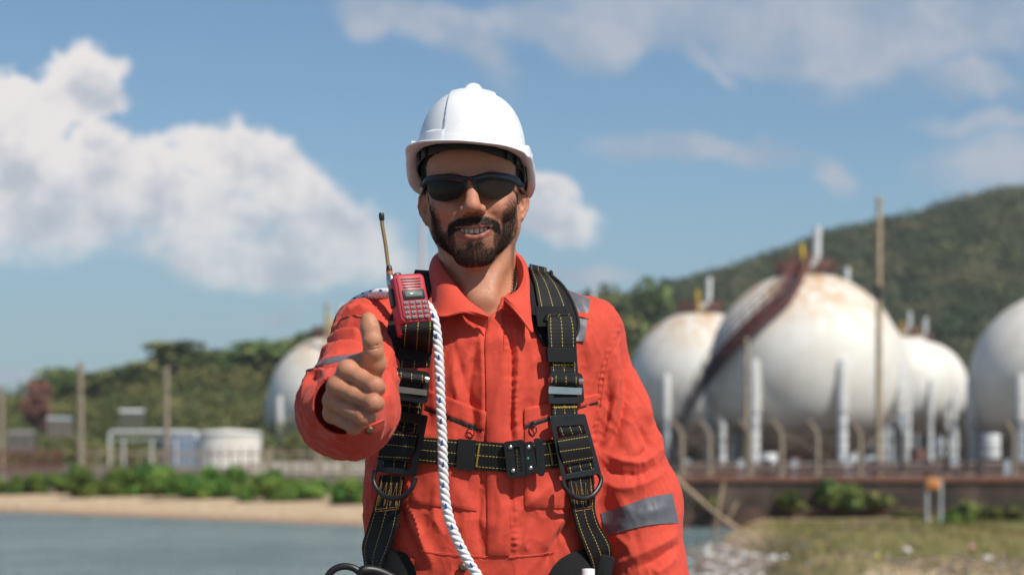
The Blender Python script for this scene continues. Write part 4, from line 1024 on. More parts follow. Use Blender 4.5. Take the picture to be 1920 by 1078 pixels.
def tone(V):
    L = to_head(V.astype(f32)); n = len(V)
    c = np.tile(np.array([0.49, 0.225, 0.125]), (n, 1))
    onhead = (V[:, 2] > 1.40) & (V[:, 1] > 2.9)
    x, f_, z = np.abs(L[:, 0]), L[:, 1], L[:, 2]
    red = np.clip(np.exp(-((x-0.038)**2+(z+0.028)**2)/0.0006)+0.8*np.exp(-(x**2+(z+0.035)**2)/0.0003)+1.0*(x > 0.078)*(z < 0.02), 0, 1)*onhead
    c = c*(1-0.45*red[:, None])+np.array([0.50, 0.16, 0.10])*0.45*red[:, None]
    bd = np.clip(beard_density(L), 0, 1)*onhead*(1-0.35*sstep(np.abs(L[:, 0]), 0.042, 0.052)*sstep(L[:, 2], -0.085, -0.06))
    c = c*(1-0.66*bd[:, None])+np.array([0.075, 0.038, 0.024])*0.66*bd[:, None]
    lp = lips_mask(L)*onhead
    c = c*(1-lp[:, None])+np.array([0.32, 0.105, 0.078])*lp[:, None]
    inm = ((f_ > 0.04) & (f_ < 0.083) & (x < 0.026) & (np.abs(z-8.5*x*x+0.070) < 0.0085) & onhead)[:, None]
    c = np.where(inm, np.array([0.05, 0.012, 0.01]), c)
    hd = (V[:, 1] < 2.6)
    for i in range(4):
        for q_, w_ in ((PIP[i], 0.55), (MCP[i], 0.35)):
            e_ = np.exp(-((V-np.array(tuple(P3(*q_))))**2).sum(1)/0.00022)*w_*hd
            c = c*(1-e_[:, None])+np.array([0.36, 0.125, 0.075])*e_[:, None]
    c = np.where(hd[:, None], c*np.array([1.08, 1.05, 1.02]), c)
    scalp = (sstep(f_, 0.050, 0.038)*sstep(z, 0.002, 0.012)*sstep(x, 0.052, 0.060)+sstep(z+0.25*f_, 0.080, 0.092)+sstep(f_, 0.022, 0.008)*sstep(z, -0.035, -0.015)*((x < 0.066) | (z > 0.012))*sstep(x, 0.052, 0.060)+sstep(f_, -0.03, -0.05)*sstep(z, -0.06, -0.05))*onhead
    c = c*(1-0.9*np.clip(scalp, 0, 1)[:, None])+np.array([0.02, 0.012, 0.008])*0.9*np.clip(scalp, 0, 1)[:, None]
    brow = sstep(np.abs(z-0.017+3*(x-0.03)**2*8), 0.005, 0.002)*(x > 0.010)*(x < 0.052)*(f_ > 0.06)*onhead
    c = c*(1-0.8*brow[:, None])+np.array([0.03, 0.018, 0.012])*0.8*brow[:, None]
    return c
vs = []; fs = []; off = 0
for (a, b) in ((Vh, Fh), (Vr, Fr), (Vl, Fl), (Vi, Fi)):
    vs.append(a); fs.append(b+off); off += len(a)
VB = np.concatenate(vs); FB = np.concatenate(fs)
# hide the shell ends of the head block inside the body (they all lie under the clothes)
me = np_mesh('person', VB, FB); set_col(me, 'tone', tone(VB))
person = link('person', me, SKIN)
person.location = person_loc
me.transform(__import__('mathutils').Matrix.Translation(-person_loc))
props(person, 'smiling bearded man in an orange coverall giving a thumbs up', 'person')

# ---- teeth
tb = MB(); TEETH = simple('tooth_enamel', (0.60, 0.50, 0.39), 0.3, var=0.05)
tx = 0.0
gum = []
for s in (-1, 1):
    x = 0.0
    for w, h in ((0.0080, 0.0116), (0.0066, 0.0108), (0.0070, 0.0106), (0.0060, 0.0090), (0.0058, 0.0072)):
        xc = x+w/2; x += w
        fz = 0.0870-9.5*xc*xc; zz = -0.0663+6.5*xc*xc
        yaw = math.atan(2*9.5*xc)
        rows = []
        for i in range(7):
            b = -1+2*i/6; row = []
            for j in range(7):
                a = -1+2*j/6
                rx = (w*0.465)*a*(1-0.10*(b < 0)*abs(b)**3); rz = h*0.5*b
                dp = -0.0016*(abs(a)**4)-0.0012*(abs(b)**4)
                row.append(from_head((s*(xc+rx*math.cos(yaw)), fz+dp-rx*math.sin(yaw), zz+rz+0.0004)))
            rows.append(row if s < 0 else row)
        tb.grid(rows)
tb.build('teeth', TEETH, person)
gm = MB()
rows = [[from_head((x, 0.0850-9.5*x*x, z-0.0620+5.0*x*x)) for x in np.linspace(-0.024, 0.024, 20)] for z in (0.0, 0.004)]
gm.grid(rows)
lw = MB()
for k in range(-3, 4):
    xc = k*0.0054
    lw.box(from_head((xc, 0.0830-9.5*xc*xc, -0.0790+8.0*xc*xc)), (0.0050, 0.003, 0.006), bevel=0.001)
lw.build('lower_teeth', TEETH, person)

# ---- beard and head hair as fine tapered strands
HAIR = NT('dark_hair'); HAIR.set(Base_Color=HAIR.ramp(HAIR.noise(300, 2), [(0.3, (0.010, 0.006, 0.004)), (0.7, (0.030, 0.016, 0.010))]), Roughness=0.55, Specular_IOR_Level=0.3); HAIR = HAIR.m
def surf_samples(V, Fq, w, n):
    """random points on quads with per-face weights"""
    A = V[Fq[:, 0]]; B = V[Fq[:, 1]]; Cc = V[Fq[:, 2]]; Dd = V[Fq[:, 3]]
    ar = np.linalg.norm(np.cross(Cc-A, Dd-B), axis=1)*0.5*w; ar /= ar.sum()
    i = rng.choice(len(Fq), n, p=ar); u_ = rng.random((n, 1)); v_ = rng.random((n, 1))
    p = (A[i]*(1-u_)+B[i]*u_)*(1-v_)+(Dd[i]*(1-u_)+Cc[i]*u_)*v_
    return p
def strands(name, P, D, Ln, Wd, bend, mat, parent, segs=3):
    """P roots, D unit directions, Ln lengths, bend vector added quadratically; flat ribbons turned to the outside"""
    n = len(P); side = np.cross(D, np.array([0, -1, 0.0])); side += rng.normal(0, 0.5, side.shape); side -= (side*D).sum(1)[:, None]*D
    side /= np.maximum(np.linalg.norm(side, axis=1, keepdims=True), 1e-6)
    V = np.zeros((n, (segs*2+1), 3))
    for k_ in range(segs+1):
        t = k_/segs; c = P+D*Ln[:, None]*t+bend*Ln[:, None]*t*t
        if k_ < segs:
            wv = side*Wd*(1-0.45*t)*0.5; V[:, 2*k_] = c-wv; V[:, 2*k_+1] = c+wv
        else: V[:, 2*k_] = c
    base = (np.arange(n)*(segs*2+1))[:, None]
    F4 = []; 
    for k_ in range(segs-1): F4.append(np.concatenate([base+2*k_, base+2*k_+1, base+2*k_+3, base+2*k_+2], 1))
    F3 = np.concatenate([base+2*segs-2, base+2*segs-1, base+2*segs], 1)
    me = bpy.data.meshes.new(name); V = V.reshape(-1, 3).astype(f32)
    me.vertices.add(len(V)); me.vertices.foreach_set('co', V.ravel())
    F4 = np.concatenate(F4) if F4 else np.zeros((0, 4), int)
    lp = np.concatenate([F4.ravel(), F3.ravel()]); me.loops.add(len(lp)); me.loops.foreach_set('vertex_index', lp.astype(np.int32))
    me.polygons.add(len(F4)+len(F3))
    me.polygons.foreach_set('loop_start', np.concatenate([np.arange(len(F4))*4, len(F4)*4+np.arange(len(F3))*3]).astype(np.int32))
    me.update(calc_edges=True)
    return link(name, me, mat, parent)
fc_ = Vh[Fh].mean(1); Lc = to_head(fc_.astype(f32))
wgt = beard_density(Lc)*(fc_[:, 2] > 1.44)*(np.abs(Lc[:, 0]) < 0.078)
wgt *= 1-lips_mask(Lc)
wgt *= 1-0.55*sstep(np.abs(Lc[:, 0]), 0.042, 0.052)*sstep(Lc[:, 2], -0.085, -0.06)
wgt *= sstep(f_neck(fc_.astype(f32))-f_head(fc_.astype(f32)), -0.001, 0.004)
NB = 30000
Pb = surf_samples(Vh, Fh, wgt+1e-9*0, NB).astype(f32)
Gb, db = sdf_grad(f_top, Pb, 0.001); Nb = Gb/np.linalg.norm(Gb, axis=1, keepdims=True)
Lb = to_head(Pb); xx = Lb[:, 0]; zz = Lb[:, 2]
mou = (zz > -0.072) & (np.abs(xx) < 0.036) & (Lb[:, 1] > 0.05)
fl = np.stack([np.where(mou, np.sign(xx)*np.clip(np.abs(xx)/0.02, 0.15, 1.0)*1.1, 0.25*np.sign(xx)), np.zeros(NB), -np.ones(NB)], 1)
fl += rng.normal(0, 0.38, fl.shape); fl -= (fl*Nb).sum(1)[:, None]*Nb; fl /= np.linalg.norm(fl, axis=1, keepdims=True)
Db = fl*0.90+Nb*0.34; Db /= np.linalg.norm(Db, axis=1, keepdims=True)
dens = beard_density(Lb)
ln_ = np.where(mou, rng.uniform(0.003, 0.0060, NB), rng.uniform(0.003, 0.0065, NB))*(0.45+0.55*np.clip(dens, 0, 1))

strands('beard', Pb-Nb*0.0003, Db, ln_, 0.00024, -Nb*0.18, HAIR, person)
# head hair: short on the sides, showing between helmet, glasses and ears
x, f_, z = np.abs(Lc[:, 0]), Lc[:, 1], Lc[:, 2]
hairline = np.clip(sstep(f_, 0.050, 0.038)*sstep(z, 0.002, 0.012)*sstep(x, 0.052, 0.060)+sstep(z+0.25*f_, 0.082, 0.092)+sstep(f_, 0.026, 0.014)*sstep(z, -0.02, -0.005)*(x > 0.050)*((x < 0.068) | (z > 0.010))+sstep(f_, -0.03, -0.045)*sstep(z, -0.07, -0.055)*((x < 0.068) | (z > 0.010)), 0, 1)
NH = 16000
Ph = surf_samples(Vh, Fh, hairline*(fc_[:, 2] > 1.44), NH).astype(f32)
Gh, dh = sdf_grad(f_top, Ph, 0.001); Nh = Gh/np.linalg.norm(Gh, axis=1, keepdims=True)
fl = np.stack([np.zeros(NH), np.full(NH, 0.35), -np.ones(NH)], 1)+rng.normal(0, 0.25, (NH, 3))
fl -= (fl*Nh).sum(1)[:, None]*Nh; fl /= np.linalg.norm(fl, axis=1, keepdims=True)
Dh = fl*0.93+Nh*0.36
strands('hair', Ph, Dh, rng.uniform(0.008, 0.015, NH), 0.00045, -Nh*0.25, HAIR, person)
# a few loose locks hanging on the forehead at both temples
lk = MB()
for i in range(46):
    s = -1 if i % 2 else 1
    a = random.uniform(0.040, 0.060)*s; zt = 0.075
    f0 = 0.083*math.sqrt(max(0.05, 1-(a/0.074)**2))
    b = a+s*random.uniform(0.006, 0.016); L_ = random.uniform(0.03, 0.06)
    pts_ = []
    for t in np.linspace(0, 1, 7):
        xx_ = a+(b-a)*t+0.002*math.sin(6*t+i); zz_ = zt-L_*t
        ff_ = 0.006+0.088*math.sqrt(max(0.02, 1-(xx_/0.079)**2))*(1-0.25*t)
        pts_.append(from_head((xx_, min(f0+0.006, ff_), zz_)))
    lk.tube(pts_, [0.00045]*5+[0.0003, 0.0001], n=4, cap=False)
lk.build('hair_lock', HAIR, person)
# ---------------------------------------------------------------- the coverall
ZT = [0.90, 1.00, 1.10, 1.20, 1.30, 1.37, 1.42, 1.47]
AT = [0.176, 0.178, 0.184, 0.182, 0.172, 0.162, 0.140, 0.10]
BT = [0.118, 0.116, 0.122, 0.128, 0.130, 0.122, 0.104, 0.07]
def f_torso(P):
    a = np.interp(P[:, 2], ZT, AT); b = np.interp(P[:, 2], ZT, BT)
    q = ((np.abs(P[:, 0]-CX)/a)**2.5+(np.abs(P[:, 1]-CY)/b)**2.5)**(1/2.5)
    d = (q-1)*np.minimum(a, b)*0.92
    return smax(d, P[:, 2]-1.452, 0.05).astype(f32)
def f_shoulders(P):
    d = None
    for s, t in ((-1, (-0.212, 3.075, 1.378)), (1, (0.112, 3.080, 1.378))):
        q = sd_cap(P, (CX+s*0.035, 3.10, 1.430), t, 0.050, 0.060); d = q if d is None else smin(d, q, 0.03)
    return d
RA = [(-0.213, 3.06, 1.376), (-0.234, 2.80, 1.262), (-0.222, 2.69, 1.262), (-0.214, 2.52, 1.262)]
RR = [0.060, 0.0625, 0.061, 0.0375]
LA = [(0.112, 3.08, 1.376), (0.196, 3.09, 1.125), (0.224, 3.045, 0.93), (0.232, 2.99, 0.80)]
LR = [0.060, 0.060, 0.058, 0.047]
def f_rarm(P): return sd_chain(P, RA, RR, 0.03)
def f_larm(P): return sd_chain(P, LA, LR, 0.03)
cuffd = np.array([-0.040, 0.17*-1.0, 0.0]); cuffd = np.array([0.05, -0.9987, 0.0], f32)
CUFF = np.array([-0.2145, 2.536, 1.262], f32)
def f_suit(P):
    d = smin(f_torso(P), f_shoulders(P), 0.045)
    r = f_rarm(P); r = smax(r, ((P-CUFF)@cuffd).astype(f32), 0.004)
    r = smax(r, -sd_cap(P, (-0.2135, 2.50, 1.262), (-0.217, 2.58, 1.262), 0.0340, 0.0400), 0.003)
    d = smin(d, r, 0.03); d = smin(d, f_larm(P), 0.022)
    d = smax(d, -sd_chain(P, [(-0.053, 3.085, 1.62), (-0.052, 3.072, 1.475), (-0.046, 3.00, 1.420)], [0.070, 0.066, 0.030], 0.01), 0.006)
    return d
Vs, Fs = sdf_mesh(f_suit, (-0.325, 2.53, 0.99), (0.31, 3.25, 1.50), 0.0023)
G_, d_ = sdf_grad(f_suit, Vs, 0.004); Ns = G_/np.maximum(np.linalg.norm(G_, axis=1, keepdims=True), 1e-6)
px_ = 960+F*Vs[:, 0]/Vs[:, 1]; py_ = HOR-F*(Vs[:, 2]-CAMZ)/Vs[:, 1]
wt_ = np.exp(-np.maximum(f_torso(Vs), 0)/0.012); dr_ = f_rarm(Vs); dl_ = f_larm(Vs)
wr_ = np.exp(-np.maximum(dr_, 0)/0.010); wl_ = np.exp(-np.maximum(dl_, 0)/0.008)
wr_ *= sstep(Vs[:, 1], 3.08, 2.99); wt_ = wt_*(1-wr_)*(1-wl_)
front = sstep(-Ns[:, 1], -0.1, 0.35)
def seg_dist(pl):
    """distance in pixels of every vertex to a polyline, plus the 0..1 position along it"""
    best = np.full(len(px_), 1e9); tt = np.zeros(len(px_)); K = len(pl)-1
    for i in range(K):
        ax, ay_ = pl[i]; bx, by = pl[i+1]; dx, dy = bx-ax, by-ay_
        t = np.clip(((px_-ax)*dx+(py_-ay_)*dy)/(dx*dx+dy*dy), 0, 1)
        q = np.hypot(px_-ax-t*dx, py_-ay_-t*dy); m = q < best; best = np.where(m, q, best); tt = np.where(m, (i+t)/K, tt)
    return best, tt
disp = np.zeros(len(px_))
def fold(pl, amp, w, wgt, pts=7):
    """ridge (+) or groove (-) of amp millimetres with soft ends"""
    global disp
    pl2 = catmull(pl, pts*2)
    q, t = seg_dist(pl2)
    e = np.clip(np.minimum(t, 1-t)*5, 0, 1)
    disp = disp+amp*0.00170*np.exp(-(q/(w*0.9))**1.5)*(0.15+0.85*e)*wgt*front
# upper right sleeve: arcs gathered on the shoulder and above the elbow
for (pl, a, w) in [([(622,612),(640,590),(668,580),(700,586)],5.5,8), ([(612,632),(632,611),(660,603),(690,610),(716,628)],6,8), ([(604,650),(626,632),(655,626),(690,634)],6.5,8),
                   ([(596,668),(622,652),(660,648),(700,654)],5,7), ([(640,578),(665,566),(700,566)],3.5,7), ([(700,600),(722,640),(732,690)],4.0,9),
                   ([(618,624),(640,601),(668,592),(700,598)],-4,5), ([(608,643),(630,622),(660,615),(690,622)],-4.5,5), ([(600,660),(625,642),(658,637),(695,644)],-4.5,5),
                   ([(716,640),(728,700),(722,770)],3.5,10), ([(705,790),(722,740),(726,690)],-3,6), ([(585,700),(576,750),(590,800)],3.0,8),
                   ([(598,695),(590,750),(604,806)],-2.2,5), ([(568,705),(562,755),(578,810)],-2,6), ([(620,832),(660,846),(705,836)],3,8), ([(600,820),(650,838),(700,822)],-2.2,5),
                   ([(560,720),(566,770),(590,820)],2.5,7), ([(574,698),(600,690),(640,684)],-5,4), ([(574,704),(596,699),(615,700)],4,5), ([(618,690),(606,730),(606,780)],3,6), ([(596,700),(584,750),(592,800),(620,836)],-2.5,4), ([(586,706),(575,755),(584,806)],2.2,4)]:
    fold(pl, a, w, wr_)
# left sleeve: long folds that fall from the shoulder and pile up over the elbow
for (pl, a, w) in [([(1150,640),(1160,700),(1145,780),(1128,840)],6,13), ([(1172,640),(1178,720),(1165,790),(1135,850)],-7,11), ([(1190,660),(1206,740),(1215,800)],6,13),
                   ([(1215,720),(1232,790),(1240,850)],4,11), ([(1240,840),(1205,866),(1165,862),(1130,850)],6,10), ([(1238,862),(1205,888),(1160,888),(1130,872)],-5,9),
                   ([(1244,885),(1210,905),(1165,915),(1132,900)],5,10), ([(1200,800),(1215,838),(1190,862)],-4,8), ([(1225,800),(1236,850),(1225,880)],5,8),
                   ([(1145,720),(1138,790),(1122,830)],-5,8), ([(1270,1000),(1240,1020),(1190,1045),(1150,1062)],7,11), ([(1272,1018),(1240,1042),(1195,1064)],-6,9),
                   ([(1268,1040),(1250,1060),(1225,1078)],5,10), ([(1150,1000),(1175,1020),(1190,1045)],4,10), ([(1150,940),(1200,960),(1255,950)],2.5,12)]:
    fold(pl, a*(0.55 if max(q_[0] for q_ in pl) > 1228 else 0.85), w, wl_)
# torso
for (pl, a, w) in [([(900,610),(905,720),(903,820)],3.2,8), ([(893,640),(880,740),(895,830)],-3,8), ([(865,610),(850,700),(865,760)],3.0,13), ([(846,620),(872,720),(900,800)],-2.4,9),
                   ([(962,600),(972,680),(966,760),(972,830)],3.5,8), ([(957,600),(960,700),(959,830),(962,1030)],-3,4), ([(985,620),(1000,680),(1000,760)],2.0,15),
                   ([(1100,600),(1128,680),(1120,760),(1108,840)],5,11), ([(1140,620),(1132,700),(1118,780),(1110,850)],-6,8),
                   ([(1092,620),(1108,680),(1100,740)],3,10), ([(860,900),(870,970),(862,1030)],2.6,16), ([(905,900),(898,980),(905,1040)],-2.4,9), ([(965,910),(960,980),(970,1035)],3,10),
                   ([(1000,970),(985,1010),(990,1040)],2.4,10), ([(1060,960),(1035,1000),(1020,1040)],4.5,10), ([(1082,975),(1045,1010),(1025,1060)],-4,7), ([(1040,900),(1010,930),(985,935)],2,12),
                   ([(760,960),(790,1010),(810,1060)],5,11), ([(740,940),(765,990),(790,1050)],-4,9), ([(830,890),(815,940),(822,1000)],3,12), ([(930,900),(940,960),(928,1030)],2.2,8),
                   ([(700,880),(705,950),(720,1020)],4,9), ([(688,880),(692,960),(704,1030)],-4,6), ([(724,900),(722,960)],3,7), ([(815,640),(812,720),(822,800)],2.5,12)]:
    fold(pl, a, w, wt_)
# puckers along the placket seam and the armhole seam
pk = np.zeros(len(px_))
q, t = seg_dist([(954, 590), (956, 700), (955, 830), (956, 1030)])
pk += 0.0010*np.exp(-((q-9)/7)**2)*np.sin(py_*0.42+3*np.sin(py_*0.05))*wt_
arm = [(1160, 622), (1142, 650), (1130, 700), (1122, 760), (1112, 820)]
q, t = seg_dist(arm)
pk += (0.0016*np.exp(-(q/6)**2)*(np.sin(py_*0.50)+0.3)-0.003*np.exp(-((q-11)/3.5)**2)*(px_ > np.interp(py_, [p[1] for p in arm], [p[0] for p in arm])))*np.maximum(wt_, wl_)
q, t = seg_dist([(745, 585), (728, 640), (722, 700)])
pk -= 0.002*np.exp(-(q/4)**2)*wt_
disp = disp+pk*front*(0.35+0.9*np.abs(np.sin(py_*0.031+1.3)*np.sin(py_*0.073)))
# general unevenness of the cloth
nz = np.empty(len(Vs)); nz2 = np.empty(len(Vs)); nz3 = np.empty(len(Vs))
for i, p in enumerate(Vs.tolist()):
    nz3[i] = mnoise.noise((p[0]*95+2*mnoise.noise((p[0]*20, 3, p[2]*20)), p[1]*95, p[2]*48))
    wx = 0.35*mnoise.noise((p[0]*9, p[1]*9, p[2]*9+4)); s_ = 1 if p[0] > 0.07 else -1
    nz[i] = mnoise.noise((p[0]*15+wx, p[1]*15, p[2]*7+wx)); nz2[i] = mnoise.noise(((p[0]+0.5*s_*p[2])*38+9+wx*3, p[1]*38, (p[2]-0.4*s_*p[0])*16+wx*3))
sl_ = np.maximum(wr_, wl_)
disp = disp+(0.0036-0.0012*wl_)*(0.8-2.4*np.abs(nz)**0.8)+(0.0016+0.0012*wr_-0.0004*wl_)*(0.6-2.2*np.abs(nz2)**0.75)+0.00075*(0.5-2*np.abs(nz3)**0.8)*(0.4+np.clip(nz+0.5, 0, 1))
rim = np.clip(np.abs((Vs-CUFF)@cuffd)/0.04, 0, 1)
inside = (sd_cap(Vs, (-0.2135, 2.50, 1.262), (-0.217, 2.58, 1.262), 0.0340, 0.0400) < 0.002)
disp = np.where(inside, 0, disp*(0.35+0.65*np.where(dr_ < 0.01, rim, 1)))
Vs2 = Vs+Ns*disp[:, None]
# trousers and the rest of the legs, below the picture
def f_legs(P):
    a = 0.170; b = 0.112
    d = smax((((np.abs(P[:, 0]-CX)/a)**2.5+(np.abs(P[:, 1]-CY)/b)**2.5)**0.4-1)*b, np.abs(P[:, 2]-0.97)-0.07, 0.03)
    for s in (-1, 1):
        d = smin(d, sd_chain(P, [(CX+s*0.085, CY, 0.93), (CX+s*0.10, 3.075, 0.50), (CX+s*0.105, 3.10, 0.10)], [0.094, 0.076, 0.070], 0.02), 0.02)
    d = smin(d, sd_chain(P, LA[1:], LR[1:], 0.03), 0.01)
    return d.astype(f32)
Vg, Fg = sdf_mesh(f_legs, (-0.25, 2.92, 0.06), (0.32, 3.22, 1.03), 0.007)
kz = Vg[:, 2] < 1.0
me = np_mesh('coverall', np.concatenate([Vs2, Vg]), np.concatenate([Fs, (Fg[kz[Fg].all(1)])+len(Vs2)]))
suit = link('coverall', me, ORANGE, person)
props(suit, 'orange work coverall with grey tape')
BV = BVHTree.FromPolygons([tuple(p) for p in Vs2.tolist()], [tuple(q) for q in Fs.tolist()])
_tf = Fs[(wr_[Fs] < 0.35).all(1) & (dl_[Fs] > 0.006).all(1) | ((wt_[Fs] > 0.5).all(1))]
BVT = BVHTree.FromPolygons([tuple(p) for p in Vs2.tolist()], [tuple(q) for q in _tf.tolist()])      # the trunk only
CAM = Vector((0, 0, CAMZ))
def ray(px, py):
    return Vector(((px-960)/F, 1, (HOR-py)/F)).normalized()
def hit(px, py, dflt=2.97, T=None):
    h = (T or BV).ray_cast(CAM, ray(px, py), 6)
    if h[0] is None or h[0].y > 3.12: return None
    n = h[1]
    if n.dot(ray(px, py)) > 0: n = -n
    return h[0], n
def on(px, py, off=0.001, dflt=2.97):
    h = hit(px, py)
    if h is None:
        for k_ in range(1, 24):      # just outside the outline: take the nearest cloth towards the middle
            h = hit(px-k_*(1 if px > 920 else -1), py)
            if h is not None: return h[0]-ray(px, py)*off
        return P3(px, py, dflt)
    return h[0]-ray(px, py)*off
def quadgrid(tl, tr, br, bl, m, n):
    rows = []
    for i in range(m):
        v_ = i/(m-1); rows.append([])
        for j in range(n):
            u_ = j/(n-1)
            rows[-1].append(((tl[0]*(1-u_)+tr[0]*u_)*(1-v_)+(bl[0]*(1-u_)+br[0]*u_)*v_, (tl[1]*(1-u_)+tr[1]*u_)*(1-v_)+(bl[1]*(1-u_)+br[1]*u_)*v_))
    return rows
def edge_round(rows, off, drop=0.0012):
    """conform to the coverall with edges turned down"""
    m, n = len(rows), len(rows[0]); out = []
    for i in range(m):
        out.append([])
        for j in range(n):
            e = min(i, m-1-i, j, n-1-j)
            o = off-(drop if e == 0 else 0)
            out[-1].append(on(*rows[i][j], o))
    return out
def strip_px(left, right, m, n):
    A = catmull(left, m); B = catmull(right, m)
    return [[(A[i][0]*(1-j/(n-1))+B[i][0]*j/(n-1), A[i][1]*(1-j/(n-1))+B[i][1]*j/(n-1)) for j in range(n)] for i in range(m)]
def stitch(pl, off=0.0022, name='seam', r=0.00045, n=None, mat=None, sharp=False):
    if sharp:
        for a_, b_ in zip(pl[:-1], pl[1:]): stitch([a_, b_], off, name, r, None, mat)
        return None
    L = sum(math.hypot(pl[i+1][0]-pl[i][0], pl[i+1][1]-pl[i][1]) for i in range(len(pl)-1))
    q = catmull(pl, n or max(4, int(L/5)))
    b = MB(); b.tube([on(a, c, off) for a, c in q], r, n=5)
    return b.build(name, mat or THREAD, suit)
# placket
b = MB(); rows = strip_px([(919,594),(911,640),(912,720),(914,820),(915,930),(916,1040)], [(947,560),(941,600),(947,660),(952,720),(953,820),(954,930),(956,1040)], 90, 9)
b.grid(edge_round(rows, 0.0032, 0.0022), thick=0.002); b.build('placket', ORANGE, suit)
stitch([(944,600),(945,660),(948,720),(949,820),(950,930),(952,1036)], 0.0038)
# pockets
def panel(name, tl, tr, br, bl, off=0.0022):
    b = MB(); b.grid(edge_round(quadgrid(tl, tr, br, bl, 40, 30), off, 0.0016), thick=0.0016); return b.build(name, ORANGE, suit)
panel('chest_pocket', (984,765), (1122,738), (1078,952), (985,950))
panel('chest_pocket', (788,724), (911,772), (894,957), (772,942))
for pl in ([(989,772),(1117,746)], [(990,810),(989,944),(1074,946)], [(793,732),(906,777)], [(906,780),(889,951),(778,937)]): stitch(pl, 0.0036, sharp=True)
# flap edge above the zips
for (tl, tr, br, bl) in (((984,766),(1121,739),(1120,752),(984,796)), ((792,726),(911,773),(908,806),(796,762))):
    b = MB(); b.grid(edge_round(quadgrid(tl, tr, br, bl, 12, 30), 0.0040, 0.0016), thick=0.0016); b.build('pocket_flap', ORANGE, suit)
ZIP = simple('black_zip', (0.012, 0.012, 0.012), 0.5)
def zipper(a, b_, wpx=7, pull=None):
    q = catmull([a, b_], 24); m = MB()
    dx, dy = b_[0]-a[0], b_[1]-a[1]; L = math.hypot(dx, dy); nx, ny = -dy/L, dx/L
    m.grid([[on(x+nx*wpx*w, y+ny*wpx*w, 0.0040+(0.0006 if w == 0 else 0)) for w in (-0.5, 0, 0.5)] for x, y in q], thick=0.001)
    o = m.build('zip', ZIP, suit)
    t = MB()
    for i in range(int(L/2.6)):
        x = a[0]+dx*(i+0.5)*2.6/L; y = a[1]+dy*(i+0.5)*2.6/L
        p = on(x, y, 0.0055); s = 1 if i % 2 else -1
        t.box(p+Vector((0, 0.0006, 0.0004*s)), (0.0007, 0.0008, 0.0014))
    t.build('zip_teeth', ZIP, o)
    if pull:
        g = MB(); g.box(on(pull[0], pull[1], 0.0062), (0.007, 0.004, 0.006), bevel=0.001)
        c = on(pull[0]-2, pull[1]+13, 0.007)
        g.tube([c+Vector((0.0055*math.cos(w), -0.001*math.sin(w), 0.0070*math.sin(w))) for w in np.linspace(0, 2*math.pi, 18)], 0.0008, n=6)
        g.build('zip_pull', ZIP, o)
zipper((985, 800), (1121, 753), 8, (1001, 793)); zipper((796, 765), (903, 808), 8, (884, 798))
# waistband seam
stitch([(790,1032),(850,1038),(915,1043)], 0.0020, r=0.0006); stitch([(955,1043),(1000,1040),(1040,1034)], 0.0020, r=0.0006)
# seams along sleeve head and shoulders
stitch([(1158,618),(1138,652),(1127,700),(1119,760),(1108,830)], 0.0006, r=0.0005); stitch([(1164,626),(1145,658),(1134,704),(1126,762)], 0.0006, r=0.0005)
stitch([(735,575),(746,610),(738,650),(728,690)], 0.0006, r=0.0006)
# grey tape
def tape(rows, off=0.0018):
    b = MB(); b.grid([[on(x, y, off) for x, y in r_] for r_ in rows], thick=0.0012)
    return b.build('reflective_tape', GREYBAND, suit)
def ring_tape(A, B, t0, t1, angs, rad, n1=6, off=0.0016, tilt=(0, 0, 0)):
    """band round a sleeve: rays shot inwards at the cloth from around the sleeve's axis"""
    A, B = Vector(A), Vector(B); ax = (B-A).normalized(); e1 = Vector((1, 0, 0)); e1 = (e1-ax*e1.dot(ax)).normalized(); e2 = ax.cross(e1)
    rows = []
    for i in range(n1):
        t = t0+(t1-t0)*i/(n1-1); row = []
        for g in angs:
            dr = e1*math.cos(g)+e2*math.sin(g)
            c = A+ax*(t+tilt[0]*math.cos(g)+tilt[1]*math.sin(g))
            h = BV.ray_cast(c+dr*(rad*1.8), -dr, rad*1.8)
            row.append((h[0] if h[0] is not None else c+dr*rad)+dr*off)
        rows.append(row)
    b = MB(); b.grid(rows, thick=0.0); b.v = b.v
    rows2 = rows
    o = MB(); 
    n0 = (rows[0][1]-rows[0][0]).cross(rows[1][0]-rows[0][0])
    if n0.dot(rows[0][0]-A-ax*t0) < 0: rows2 = [list(reversed(r_)) for r_ in rows]
    o.grid(rows2, thick=0.0012)
    return o.build('reflective_tape', GREYBAND, suit)
tape(strip_px([(1126,962),(1170,948),(1215,932),(1261,924)], [(1138,1005),(1180,992),(1225,983),(1273,980)], 40, 14))
tape(strip_px([(577,684),(600,674),(630,667),(662,663),(690,664)], [(575,694),(600,685),(630,679),(660,676),(690,677)], 30, 8))
tape(strip_px([(1055,541),(1058,600),(1062,640)], [(1106,562),(1101,600),(1096,640)], 30, 14))
# shoulder loop
b = MB(); q = strip_px([(1070,584),(1090,585),(1107,588)], [(1070,592),(1090,594),(1104,598)], 12, 5)
b.grid([[on(x, y, 0.004+0.002*math.sin(math.pi*i/11)) for x, y in r_] for i, r_ in enumerate(q)], thick=0.002); b.build('shoulder_loop', ORANGE, suit)

